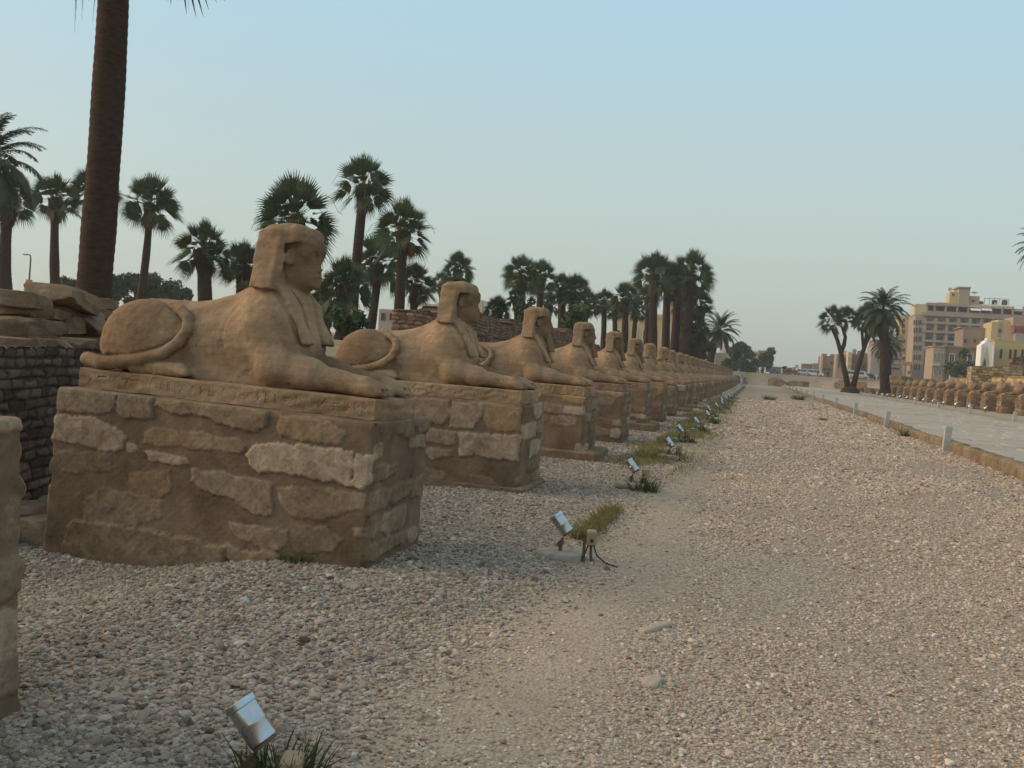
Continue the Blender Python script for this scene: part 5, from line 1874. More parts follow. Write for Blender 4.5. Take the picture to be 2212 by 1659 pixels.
class Bld:
    """a building laid out on a plane across the avenue at distance Y; u, v are the eye's own crop coordinates turned into metres once"""
    def __init__(s, name, label, Y, conv, u0, v0, cat='building', group=None):
        s.c, s.Y = conv, Y
        p = at(*conv(u0, v0), Y)
        s.o = Vector((p.x, Y, p.z))
        s.root = tag(empty(name, s.o), label, cat, group)

    def rect(s, u0, u1, vt, vb):
        um, vm = (u0 + u1) / 2, (vt + vb) / 2
        x0, x1 = at(*s.c(u0, vm), s.Y).x - s.o.x, at(*s.c(u1, vm), s.Y).x - s.o.x
        zt_, zb = at(*s.c(um, vt), s.Y).z - s.o.z, at(*s.c(um, vb), s.Y).z - s.o.z
        return x0, x1, zb, zt_

    def box(s, name, u0, u1, vt, vb, mat, y0=0.0, y1=8.0, parent=None, drop=0.0):
        x0, x1, zb, zt_ = s.rect(u0, u1, vt, vb)
        return MB().box(((x0 + x1) / 2, (y0 + y1) / 2, (zb - drop + zt_) / 2), (abs(x1 - x0) / 2, (y1 - y0) / 2, (zt_ - zb + drop) / 2)).build(name, M[mat], parent or s.root)

    def window(s, u0, u1, vt, vb, frame='frame', pane='pane', y=0.0, bar=True):
        x0, x1, zb, zt_ = s.rect(u0, u1, vt, vb)
        fwid = min(.12, (x1 - x0) * .14)
        B = MB()
        for (a, b, c, d) in ((x0, x0 + fwid, zb, zt_), (x1 - fwid, x1, zb, zt_), (x0 + fwid, x1 - fwid, zt_ - fwid, zt_), (x0 + fwid, x1 - fwid, zb, zb + fwid)):
            B.box(((a + b) / 2, y - .06, (c + d) / 2), ((b - a) / 2, .08, (d - c) / 2))
        if bar: B.box(((x0 + x1) / 2, y - .03, (zb + zt_) / 2), (.03, .05, (zt_ - zb) / 2 - fwid))
        f = B.build('window', M[frame], s.root)
        MB().box(((x0 + x1) / 2, y - .01, (zb + zt_) / 2), ((x1 - x0) / 2 - fwid * .9, .02, (zt_ - zb) / 2 - fwid * .9)).build('pane', M[pane], f)
        return f


cR = lambda x, y: ((3200 + x / 4.741) * .6064, (1000 + y / 4.741) * .6064)     # close crop of the hotel
cM = lambda x, y: ((2850 + x / 5.53) * .6064, (1200 + y / 5.53) * .6064)       # crop of the street houses
cL = lambda x, y: ((2450 + x / 4.424) * .6064, (1050 + y / 4.424) * .6064)     # crop of the avenue's end

# hotel
H_ = Bld('hotel_building', 'big beige hotel with deep window bays, terraces and water tanks on its roof', 330, cR, 400, 1640)
H_.box('wall', 250, 2330, 590, 1640, 'beige', 1.3, 22, drop=3)
H_.box('side_wall', 92, 250, 520, 1640, 'cream', 14.0, 24, drop=3)
H_.box('corner_bay', 250, 415, 575, 1640, 'beige', .2, 1.3, drop=3)
for u in (420, 602, 797, 985, 1180, 1375, 1570, 1760, 1950, 2140, 2320):
    H_.box('pier', u - 24, u + 24, 632, 1640, 'beige', 0, 1.3)
for vt, vb in ((575, 632), (725, 768), (880, 922), (1040, 1082), (1200, 1234), (1360, 1392)):
    H_.box('floor_band', 396, 2330, vt, vb, 'beige', -.25, 1.3)
for i, (u0, u1) in enumerate(((444, 578), (626, 773), (821, 961), (1009, 1156), (1204, 1351), (1399, 1546), (1594, 1736), (1784, 1926), (1974, 2116), (2164, 2296))):
    for vt, vb in ((640, 722), (785, 878), (938, 1038), (1098, 1198), (1250, 1358), (1400, 1600)):
        if vt > 1000 and i > 2: continue
        H_.window(u0 + 30, u1 - 14, vt + 8, vb - 2, 'wood', 'pane', 1.28)
for v0 in (660, 790, 940, 1090, 1250, 1410):
    for u in (268, 310, 355, 380):
        H_.window(u - 10, u + 10, v0, v0 + 85, 'wood', 'pane', .18, False)
for v0 in (600, 700, 800, 960, 1120, 1270):
    x0, x1, zb, zt_ = H_.rect(180, 215, v0 + 0, v0 + 60)
    MB().box((x0 + .4, 13.97, (zb + zt_) / 2), (.42, .06, (zt_ - zb) / 2)).build('window', M['dark'], H_.root)
    MB().box((x0 + .4, 13.94, zb - .45), (.5, .10, .32)).build('balcony', M['orange'], H_.root)
H_.box('parapet', 285, 480, 392, 575, 'cream', .4, 9)
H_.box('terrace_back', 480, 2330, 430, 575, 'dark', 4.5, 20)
H_.box('terrace_roof', 480, 1180, 382, 428, 'beige', .3, 20)
H_.box('terrace_roof', 1200, 1960, 420, 462, 'cream', .6, 20)
H_.box('terrace_roof', 1960, 2330, 478, 520, 'cream', .6, 20)
for u in (490, 618, 805, 1000, 1190, 1390, 1580, 1765, 1945, 2120, 2300):
    H_.box('terrace_column', u - 13, u + 13, 430, 575, 'beige', .3, 1.1)
H_.box('terrace_rail', 480, 2330, 548, 576, 'beige', -.1, .25)
for u0, u1 in ((1215, 1390), (1405, 1575)):
    x0, x1, zb, zt_ = H_.rect(u0, u1, 466, 505)
    MB().prism([(0, 0), (.04, 0), (.04, 0), (0, .0)], 0, 0.01) if False else None
    MB().add([(x0, .5, zt_), (x1, .5, zt_), (x1, -1.1, zb), (x0, -1.1, zb), (x0, .5, zt_ - .08), (x1, .5, zt_ - .08), (x1, -1.1, zb - .08), (x0, -1.1, zb - .08)],
             [(0, 3, 2, 1), (4, 5, 6, 7), (0, 1, 5, 4), (1, 2, 6, 5), (2, 3, 7, 6), (3, 0, 4, 7)]).build('awning', M['white'], H_.root)
H_.box('roof_house', 730, 905, 345, 400, 'beige', 6, 14)
f_ = H_.box('stair_tower', 905, 1052, 165, 400, 'yellow', 4, 10)
H_.window(948, 990, 196, 238, 'wood', 'pane', 3.99)
f_ = H_.box('lift_tower', 1052, 1240, 100, 420, 'beige', 3, 11)
H_.box('tower_cap', 1030, 1262, 88, 112, 'beige', 2.6, 11.4)
H_.box('tank_house', 1240, 1410, 245, 468, 'beige', 3.4, 9)
H_.window(1288, 1328, 306, 350, 'wood', 'dark', 3.39, False)
x0, x1, zb, zt_ = H_.rect(1290, 1430, 150, 240)
pg = MB().tube([((x0 + x1) / 2, 6, zb), ((x0 + x1) / 2, 6, zt_ - .5)], .05, 6)
n_ = 10
pv = [((x0 + x1) / 2, 6, zt_)] + [((x0 + x1) / 2 + math.cos(k * 2 * math.pi / n_) * (x1 - x0) / 2, 6 + math.sin(k * 2 * math.pi / n_) * (x1 - x0) / 2, zt_ - .55) for k in range(n_)] + [((x0 + x1) / 2, 6, zt_ - .2)]
pg.add(pv, [(0, k + 1, (k + 1) % n_ + 1) for k in range(n_)] + [(n_ + 1, (k + 1) % n_ + 1, k + 1) for k in range(n_)])
pg.build('parasol', M['cream'], H_.root)
H_.box('tank_platform', 1410, 1950, 388, 408, 'white', 4, 10)
for u0, u1 in ((1420, 1520), (1660, 1760), (1830, 1935)):
    x0, x1, zb, zt_ = H_.rect(u0, u1, 300 if u0 > 1500 else 320, 388)
    MB().tube([((x0 + x1) / 2, 6.5, zb), ((x0 + x1) / 2, 6.5, zt_ - .15), ((x0 + x1) / 2, 6.5, zt_)], [(x1 - x0) / 2, (x1 - x0) / 2, (x1 - x0) / 3], 14).build('water_tank', M['dark'], H_.root)
fr = MB()
x0, x1, zb, zt_ = H_.rect(1520, 1940, 282, 388)
for k in range(6):
    x = x0 + (x1 - x0) * k / 5
    fr.box((x, 5.2, (zb + zt_) / 2), (.06, .06, (zt_ - zb) / 2))
fr.box(((x0 + x1) / 2, 5.2, zt_), ((x1 - x0) / 2 + .1, .08, .07))
fr.build('tank_frame', M['dark'], H_.root)


def dish(B, u, v, r_px, y):
    x0, x1, zb, zt_ = B.rect(u - r_px, u + r_px, v - r_px, v + r_px)
    c_ = Vector(((x0 + x1) / 2, y, (zb + zt_) / 2)); r = (x1 - x0) / 2
    V = [c_ + Vector((0, .25 * r, 0))] + [c_ + Vector((math.cos(k * math.pi / 6) * r, 0, math.sin(k * math.pi / 6) * r)) for k in range(12)] + [c_ + Vector((0, .33 * r, 0))]
    MB().add(V, [(0, (k + 1) % 12 + 1, k + 1) for k in range(12)] + [(13, k + 1, (k + 1) % 12 + 1) for k in range(12)]).tube([c_ + Vector((0, .2 * r, 0)), c_ + Vector((0, .3 * r, -1.6 * r))], .05, 5).build('satellite_dish', M['cream'], B.root)


dish(H_, 940, 118, 36, 6); dish(H_, 1712, 372, 34, 5)
H_.box('entrance_canopy', 40, 245, 1372, 1424, 'orange', -3, 2)
H_.box('entrance_column', 88, 112, 1424, 1640, 'beige', -2.8, -2.2, drop=2)
H_.box('entrance_column', 205, 228, 1424, 1640, 'beige', -2.8, -2.2, drop=2)
H_.box('lit_sign', 145, 205, 1520, 1580, 'yellow', -1, -.8)

B = Bld('house', 'plain windowless brown brick wall house in front of the hotel', 292, cR, 1070, 1640)
B.box('wall', 1072, 1548, 800, 1640, 'brown', 0, 12, drop=3)
B.box('parapet', 1060, 1552, 790, 806, 'brown', -.1, 12.1)
for u in (1130, 1290, 1430): B.window(u - 22, u + 22, 980, 1050, 'wood', 'dark', 0, False)
B = Bld('house', 'bright yellow flat-roofed house with a narrow window strip right of the white gate', 285, cR, 1750, 1500)
B.box('wall', 1548, 1952, 700, 1560, 'yellow', 0, 10, drop=3)
B.box('parapet', 1700, 1958, 660, 702, 'yellow', 1, 9)
B.box('window_strip', 1678, 1745, 700, 960, 'beige', -.08, 0)
B.window(1684, 1738, 812, 880, 'wood', 'pane', -.09, False)
B.window(1680, 1732, 985, 1004, 'wood', 'dark', 0, False)
B = Bld('house', 'house with a dark red upper storey at the right edge of the photo', 283, cR, 2050, 1500)
B.box('wall', 1955, 2420, 890, 1560, 'grey', 0, 10, drop=3)
B.box('upper_wall', 1950, 2420, 770, 886, 'red', -.1, 10)
B.box('roof', 1940, 2420, 620, 768, 'beige', 0, 10)
for u in (1980, 2090): B.window(u - 26, u + 26, 800, 870, 'wood', 'dark', -.1, False)

B = Bld('villa', 'dark brown brick villa with white framed windows below the hotel', 240, cR, 780, 1610)
B.box('wall', 775, 1420, 1140, 1620, 'brick', 0, 12, drop=3)
B.box('cornice', 765, 1425, 1112, 1140, 'brown', -.25, 12.2)
B.box('porch_bay', 572, 775, 1120, 1620, 'beige', -.5, 10, drop=3)
B.box('bay_cornice', 565, 780, 1104, 1122, 'beige', -.7, 10.2)
B.box('balcony', 560, 690, 1385, 1440, 'cream', -1.3, -.5)
for u in (598, 620, 668, 716, 740): B.window(u - 11, u + 11, 1215, 1370, 'frame', 'dark', -.5, False)
for u in (600, 625, 690, 712): B.window(u - 12, u + 12, 1480, 1600, 'frame', 'dark', -.5, False)
for u in (905, 1215, 1370): B.window(u - 48, u + 48, 1230, 1375, 'frame', 'dark', 0)
B.box('air_conditioner', 880, 935, 1378, 1412, 'white', -.5, 0)
for u in (790, 830, 870, 1130, 1190): B.box('gate_pillar', u - 9, u + 9, 1550, 1610, 'white', -6, -5.6, drop=1)

B = Bld('gateway', 'white gate tower with a curved ogee top and a pointed arch', 165, cR, 1500, 1480)
x0, x1, zb, zt_ = B.rect(1392, 1610, 960, 1480)
wd = x1 - x0


def ogee(x0, x1, z0, z1, z2):
    pts = [(x0, z0), (x1, z0), (x1, z1)]
    for k in range(1, 9):
        f = k / 9
        pts.append((x1 + ((x0 + x1) / 2 + wd * .06 - x1) * f, z1 + (z2 - z1) * (.25 * math.sin(f * math.pi) * 0 + f ** 1.6)))
    pts.append(((x0 + x1) / 2 + wd * .05, z2)); pts.append(((x0 + x1) / 2 - wd * .05, z2))
    for k in range(8, 0, -1):
        f = k / 9
        pts.append((x0 + ((x0 + x1) / 2 - wd * .06 - x0) * f, z1 + (z2 - z1) * (f ** 1.6)))
    pts.append((x0, z1))
    return pts


zs = zb + (zt_ - zb) * .76
MB().prism(ogee(x0, x1, zb - 2, zs, zb + (zt_ - zb) * .93), 0, 3.2).build('tower', M['white'], B.root)
MB().tube([((x0 + x1) / 2, .9, zb + (zt_ - zb) * .90), ((x0 + x1) / 2, .9, zb + (zt_ - zb) * .95), ((x0 + x1) / 2, .9, zb + (zt_ - zb) * .985), ((x0 + x1) / 2, .9, zt_)], [.36, .42, .28, .03], 10).build('finial', M['white'], B.root, smooth=True)
MB().prism([(x0 + wd * .20, zb - 1.9), (x1 - wd * .30, zb - 1.9), (x1 - wd * .30, zb + .2 * (zt_ - zb)), ((x0 + x1) / 2 - wd * .05, zs - .2), (x0 + wd * .20, zb + .2 * (zt_ - zb))], -.05, -.003).build('panel', M['cream'], B.root)
MB().prism([(x0 + wd * .27, zb - 1.8), (x0 + wd * .45, zb - 1.8), (x0 + wd * .45, zb + .17 * (zt_ - zb)), (x0 + wd * .36, zb + .33 * (zt_ - zb)), (x0 + wd * .27, zb + .17 * (zt_ - zb))], -.09, -.053).build('arch_door', M['dark'], B.root)
for f in (0, 1): MB().box((x0 + wd * (.03 + .94 * f), -.08, (zb + zs) / 2 - 1), (.09, .10, (zs - zb) / 2 + 1)).build('edge_band', M['white'], B.root)
B = Bld('long_building', 'long low yellow building with narrow slit windows at the right edge', 168, cR, 1800, 1480)
B.box('wall', 1615, 2420, 1030, 1480, 'yellow', 0, 10, drop=3)
B.box('parapet', 1612, 2420, 1014, 1032, 'yellow', -.08, 10)
for u in (1732, 1890, 1975, 2092, 2200, 2300): B.window(u - 17, u + 17, 1160, 1315, 'wood', 'dark', 0, False)
tree('fan_palm', *cR(1110, 1540), 205, .9, 3.2, 'small dark palm in front of the brown villa', 31, 10, base=.95, size=.05, cat='palm tree') if False else None
p_ = at(*cR(1112, 1215), 215); q_ = at(*cR(1112, 1560), 215)
fan_palm(90, *cR(1112, 1225), 26, cR(1112, 1225)[0], 215, 'small dark fan palm in front of the brown villa', .22, 1, 1.0, None)
tree('shrub', *cR(1000, 1600), 205, 4.6, 3.4, 'round green bush at the villa gate', 33, 1200, mat='bush', base=.05, size=.35, cat='bush')
tree('shrub', *cR(1230, 1560), 200, 4.0, 2.6, 'dark hedge bush right of the small palm by the villa', 34, 900, mat='leaf', base=.05, size=.35, cat='bush')

# street houses
G_H = 'houses along the street beyond the avenue'
B = Bld('unfinished_building', 'unfinished dark concrete block with open floors behind the straight date palm', 300, cM, 1700, 800, group=G_H)
B.box('wall', 1440, 2020, 60, 840, 'brown', 1.6, 14, drop=3)
B.box('corner_block', 1390, 1640, 180, 840, 'grey', .0, 12, drop=3)
for vt, vb in ((-10, 30), (205, 258), (370, 425), (545, 605), (640, 840)):
    B.box('floor_slab', 1560, 2015, vt, vb, 'brown', 0, 1.6)
for u in (1570, 1660, 1790, 1990): B.box('column', u - 16, u + 16, -10, 840, 'brown', .05, .6)
for v0 in (260, 430): B.box('parapet_wall', 1840, 1975, v0 + 30, v0 + 112, 'grey', .3, .5)
for u in (1600, 1775, 1878): B.box('roof_opening', u - 26, u + 26, 132, 196, 'white', 1.45, 1.59)
B = Bld('house', 'flat brick house right of the forked palm, with a small stair hut', 310, cM, 1150, 790, group=G_H)
B.box('wall', 1010, 1325, 340, 800, 'brick', 0, 12, drop=3)
B.box('stair_hut', 1060, 1130, 235, 340, 'grey', 3, 7)
B.box('stair_hut', 1180, 1290, 270, 340, 'brown', 2, 8)
B.box('side_house', 1320, 1470, 310, 800, 'grey', 2, 12, drop=3)
for u, vv in ((1390, 600), (1250, 600)): B.window(u - 18, u + 18, vv - 40, vv + 30, 'wood', 'dark', 2 if u > 1320 else 0, False)
B = Bld('house', 'narrow pale house with stacked yellow balconies behind the forked palm', 306, cM, 970, 790, group=G_H)
B.box('wall', 935, 1010, 300, 800, 'cream', 0, 11, drop=3)
for v0 in (395, 530, 650): B.box('balcony', 940, 1022, v0, v0 + 30, 'cream', -1.0, 0)
B = Bld('house', 'tan house with a tall dark window slot left of the forked palm', 312, cM, 800, 790, group=G_H)
B.box('wall', 705, 935, 345, 800, 'beige', 0, 12, drop=3)
B.box('roof_hut', 830, 930, 270, 345, 'pink', 2, 8)
B.window(752, 785, 360, 610, 'wood', 'dark', 0, False)
B.window(870, 900, 420, 500, 'wood', 'dark', 0, False)
B = Bld('house', 'brown block house with stepped corner turrets at the end of the street', 322, cM, 560, 780, group=G_H)
B.box('wall', 400, 705, 378, 790, 'brick', 0, 14, drop=3)
B.box('turret', 440, 530, 332, 378, 'brick', 0, 5)
B.box('turret', 615, 735, 340, 378, 'brown', .2, 6)
B.box('corner_pier', 396, 440, 372, 790, 'pink', -.3, 3, drop=3)
for u, vv in ((620, 520), (500, 640), (570, 640)): B.window(u - 24, u + 24, vv - 26, vv + 24, 'wood', 'dark', 0, False)
B = Bld('house', 'low grey house row left of the brown turreted house', 330, cM, 250, 770, group=G_H)
B.box('wall', 250, 400, 522, 780, 'grey', 0, 10, drop=3)
B.box('wall_wing', 40, 250, 530, 780, 'brown', .6, 10, drop=3)
B.box('pilaster', 236, 258, 540, 780, 'cream', -.15, 0)
B = Bld('house', 'small cream shed at the far end of the street', 345, cL, 1700, 1240, group=G_H)
B.box('wall', 1690, 1740, 1105, 1270, 'cream', 0, 6, drop=3)
B.box('lean_to', 1655, 1690, 1140, 1270, 'grey', 0, 6, drop=3)
B = Bld('house', 'long low brown house at the end of the avenue, behind parked cars', 360, cL, 1480, 1200, group=G_H)
B.box('wall', 1290, 1650, 1150, 1260, 'brown', 0, 8, drop=3)
B.box('roof', 1280, 1655, 1138, 1152, 'beige', -.4, 8.4)

G_L = 'pale buildings beyond the left row'
B = Bld('apartment_block', 'pale pink tower block peeping left of the leaning date palm', 380, cL, 320, 1000, group=G_L)
B.box('wall', 218, 425, 600, 1150, 'pink', 0, 12, drop=4)
B.box('parapet', 210, 432, 588, 602, 'cream', -.2, 12.2)
for u in (260, 330, 385):
    for vv in (650, 740, 840): B.window(u - 14, u + 14, vv - 24, vv + 18, 'wood', 'dark', 0, False)
B = Bld('house', 'grey block with dark trees before it, left of the leaning date palm', 300, cL, 240, 1000, group=G_L)
B.box('wall', 120, 310, 770, 1150, 'grey', 0, 12, drop=4)
B.box('annex', 310, 420, 800, 1150, 'pink', 1, 12, drop=4)
for u in (160, 215, 270): B.window(u - 12, u + 12, 820, 870, 'wood', 'dark', 0, False)
B = Bld('long_building', 'long pale low building behind the round-headed tree', 310, cL, 700, 1130, group=G_L)
B.box('wall', 380, 1100, 945, 1200, 'cream', 0, 12, drop=4)
B.box('parapet', 374, 1106, 930, 947, 'pink', -.15, 12)
B.box('string_course', 380, 1100, 1000, 1010, 'pink', -.08, 0)
B.window(528, 556, 1045, 1090, 'wood', 'dark', 0, False)
B = Bld('domed_building', 'grey dome-roofed building left of the round-headed tree', 350, cL, 600, 920, group=G_L)
x0, x1, zb, zt_ = B.rect(470, 710, 775, 940)
MB().tube([((x0 + x1) / 2, 8, zb - 4)] + [((x0 + x1) / 2, 8, zb + (zt_ - zb) * math.sin(k * .262)) for k in range(6)], [(x1 - x0) / 2] + [(x1 - x0) / 2 * math.cos(k * .262) for k in range(6)], 20).build('dome', M['grey'], B.root, smooth=True)
B.box('wall', 460, 720, 925, 1140, 'grey', 1, 15, drop=3)
B = Bld('house', 'small house with a red brick upper room right of the long pale building', 320, cL, 1030, 1000, group=G_L)
B.box('wall', 960, 1110, 890, 1150, 'pink', 0, 9, drop=4)
B.box('upper_room', 1030, 1104, 905, 1010, 'orange', -.2, 5)
B.window(1070, 1100, 935, 985, 'wood', 'dark', -.2, False)
B = Bld('tower_house', 'grey narrow tower house with a jutting roof terrace behind the pale green tree', 330, cL, 1170, 1150, group=G_L)
B.box('wall', 1108, 1235, 915, 1220, 'grey', 0, 9, drop=4)
B.box('roof_terrace', 1104, 1250, 880, 916, 'brown', -.8, 9.5)
B.box('mast', 1186, 1190, 848, 880, 'dark', 3, 3.2)
# behind the palms on the left
B = Bld('long_building', 'long yellow building seen between the far palm trunks', 190, lambda x, y: (x, y), 1420, 760)
B.box('wall', 1322, 1482, 684, 800, 'yellow', 0, 10, drop=5)
B.box('parapet', 1318, 1486, 678, 685, 'cream', -.2, 10.2)
B.box('upper_wall', 1430, 1478, 640, 679, 'yellow', 2, 9)
for u in (1336, 1352, 1372, 1392, 1412, 1432, 1452, 1470): B.window(u - 4, u + 4, 712, 735, 'frame', 'dark', 0, False)
B = Bld('house', 'small cream cube house above the ruined wall right of the second sphinx head', 130, lambda x, y: (x, y), 1032, 680)
B.box('wall', 1016, 1042, 648, 690, 'cream', 0, 4, drop=3)
B.box('annex', 1042, 1050, 650, 690, 'white', .3, 4, drop=3)
B = Bld('arcade_wall', 'low grey arcaded wall left of the second sphinx head', 110, lambda x, y: (x, y), 925, 690)
B.box('wall', 896, 946, 668, 700, 'grey', 0, 3, drop=3)
B.box('upper_wall', 915, 946, 656, 668, 'cream', .6, 3)
for k in range(6): B.window(899 + k * 8, 904 + k * 8, 672, 679, 'frame', 'dark', 0, False)
B = Bld('white_building', 'pale building glimpsed between the near palm stems', 120, lambda x, y: (x, y), 835, 690)
B.box('wall', 818, 856, 668, 712, 'grey', 0, 6, drop=3)
for u in (828, 846): B.window(u - 4, u + 4, 676, 692, 'wood', 'dark', 0, False)

# lamp post and lit column on the left
b0, b1 = at(60, 640, 70), at(64, 551, 70)
lp = tag(empty('street_lamp', (b0.x, 70, b0.z)), 'thin street lamp post left of the big trunk', 'street lamp')
MB().tube([(0, 0, -2), (.1, 0, b1.z - b0.z - .3), (.02, 0, b1.z - b0.z), (-.35, 0, b1.z - b0.z + .05)], [.09, .06, .05, .04], 8).build('pole', M['dark'], lp)
MB().box((-.5, 0, b1.z - b0.z + .04), (.24, .1, .06), b=.02).build('lamp_head', M['grey'], lp)
b0 = at(61, 640, 66); b1 = at(62, 606, 66)
o = MB().box((0, 0, (b1.z - b0.z) / 2 - .5), (.17, .17, (b1.z - b0.z) / 2 + .5), b=.03).box((0, 0, b1.z - b0.z + .02), (.2, .2, .06), b=.02).build('orange_pillar', M['orange'], None, tuple(b0))
tag(o, 'short orange pillar at the foot of the street lamp', 'pillar')
tl = at(1401, 668, 160)
fm = tag(empty('floodlight_mast', (tl.x, 160, ground_z(tl.x, 160))), 'thin floodlight mast rising left of the tall far palm group', 'mast')
tz = at(1401, 612, 160).z - ground_z(tl.x, 160)
MB().tube([(0, 0, 0), (0, 0, tz)], [.16, .09], 8).build('pole', M['grey'], fm)
for k in range(2): MB().box((-.5, 0, tz - .5 - 1.1 * k), (.45, .2, .35), b=.05).build('lamp_head', M['dark'], fm)

# ------------------------------------------------------------------ vehicles, people, donkey carts on the street
M['tyre'] = plain('tyre_rubber', (.025, .025, .025), .85)
for k, c_ in dict(car_white=(.62, .62, .58), car_blue=(.05, .10, .20), car_red=(.24, .05, .04), car_dark=(.06, .055, .055), stripe_blue=(.05, .16, .35), stripe_orange=(.5, .17, .04)).items():
    M[k] = plain(k, c_, .35, 0, .5)


def vehicle(name, label, loc, rz, paint, L_=4.4, Hh=1.45, Wd=1.7, van=False, stripe=None):
    root = tag(empty(name, loc, rz), label, 'van' if van else 'car', 'vehicles parked on the far street')
    h, l = Hh, L_ / 2
    prof = [(-l, .35), (l, .35), (l, .75), (l - .15, .95), (l - .5, 1.05), (l - 1.0, h * .97), (l - 1.4, h), (-l + .25, h), (-l, h * .9)] if van else \
           [(-l, .32), (l, .32), (l, .72), (l - 1.15, .88), (l - 1.75, h * .97), (l - 2.1, h), (-l + 1.2, h), (-l + .55, .95), (-l, .88)]
    MB().prism(prof, -Wd / 2, Wd / 2).build('body', M[paint], root)
    for sd in (-1, 1):
        y0, y1 = sd * Wd / 2, sd * (Wd / 2 + .012)
        g = MB()
        if van:
            n = 4; x0, x1 = -l + .35, l - 1.25
            for k in range(n):
                a, b = x0 + (x1 - x0) * k / n + .05, x0 + (x1 - x0) * (k + 1) / n - .05
                g.prism([(a, h * .58), (b, h * .58), (b, h * .88), (a, h * .88)], min(y0, y1), max(y0, y1))
        else:
            g.prism([(-l + .85, .95), (-.05, .95), (-.05, h - .1), (-l + 1.25, h - .1)], min(y0, y1), max(y0, y1))
            g.prism([(.05, .95), (l - 1.35, .95), (l - 2.0, h - .1), (.05, h - .1)], min(y0, y1), max(y0, y1))
        g.build('side_windows', M['pane'], root)
        if stripe: MB().box((0, sd * (Wd / 2 + .004), .62), (l - .05, .008, .13)).build('stripe', M[stripe], root)
        for x in (-l + .8, l - .85):
            w_ = MB().tube([(x, sd * (Wd / 2 - .12), .32), (x, sd * (Wd / 2 + .03), .32)], .32, 14).build('wheel', M['tyre'], root)
            MB().tube([(x, sd * (Wd / 2 + .031), .32), (x, sd * (Wd / 2 + .04), .32)], .17, 10).build('rim', M['grey'], w_)
        MB().box((l + .005, sd * Wd * .36, .68), (.02, .16, .09)).build('headlight', M['frame'], root)
    return root


def street(px, Y, dx=0.0):
    p = at(px, 812, Y)
    return (p.x + dx, Y, ground_z(p.x, Y))


vehicle('minivan', 'cream minivan with a blue lower stripe, left of the pair on the embankment', street(1737, 285), .1, 'car_white', 4.6, 2.0, 1.8, True, 'stripe_blue')
vehicle('minivan', 'cream minivan right of the pair on the embankment', street(1760, 285), .05, 'car_white', 4.9, 2.0, 1.8, True)
vehicle('minivan', 'long white and orange minivan seen between the forks of the doum palm', street(1849, 245), .1, 'car_white', 6.0, 2.1, 1.9, True, 'stripe_orange')
vehicle('car', 'white car right of the straight date palm trunk', street(1927, 250), .0, 'car_white', 3.9, 1.5)
vehicle('car', 'dark blue car, left of two blue cars on the embankment', street(1660, 280), .0, 'car_blue')
vehicle('car', 'dark blue car, right of two blue cars on the embankment', street(1673, 282), .1, 'car_blue', 3.6, 1.4)
vehicle('car', 'dull red car at the end of the avenue', street(1708, 280), 3.1, 'car_red', 4.2, 1.5)
vehicle('car', 'black car beside the long white and orange minivan', street(1881, 262), .0, 'car_dark', 4.2, 1.6)
vehicle('car', 'white car under the low trees at the end of the left row', street(1592, 250), .2, 'car_white')

M['skin'] = plain('brown_skin', (.22, .125, .08), .6)
M['hair'] = plain('dark_hair', (.02, .016, .013), .7)
for k, c_ in dict(cloth_white=(.60, .60, .60), cloth_blue=(.22, .32, .46), cloth_dark=(.05, .05, .06), cloth_red=(.45, .06, .09), cloth_grey=(.30, .29, .28)).items():
    M[k] = noisy(k, tuple(x * .85 for x in c_), c_, 7, .9, .2, 30)


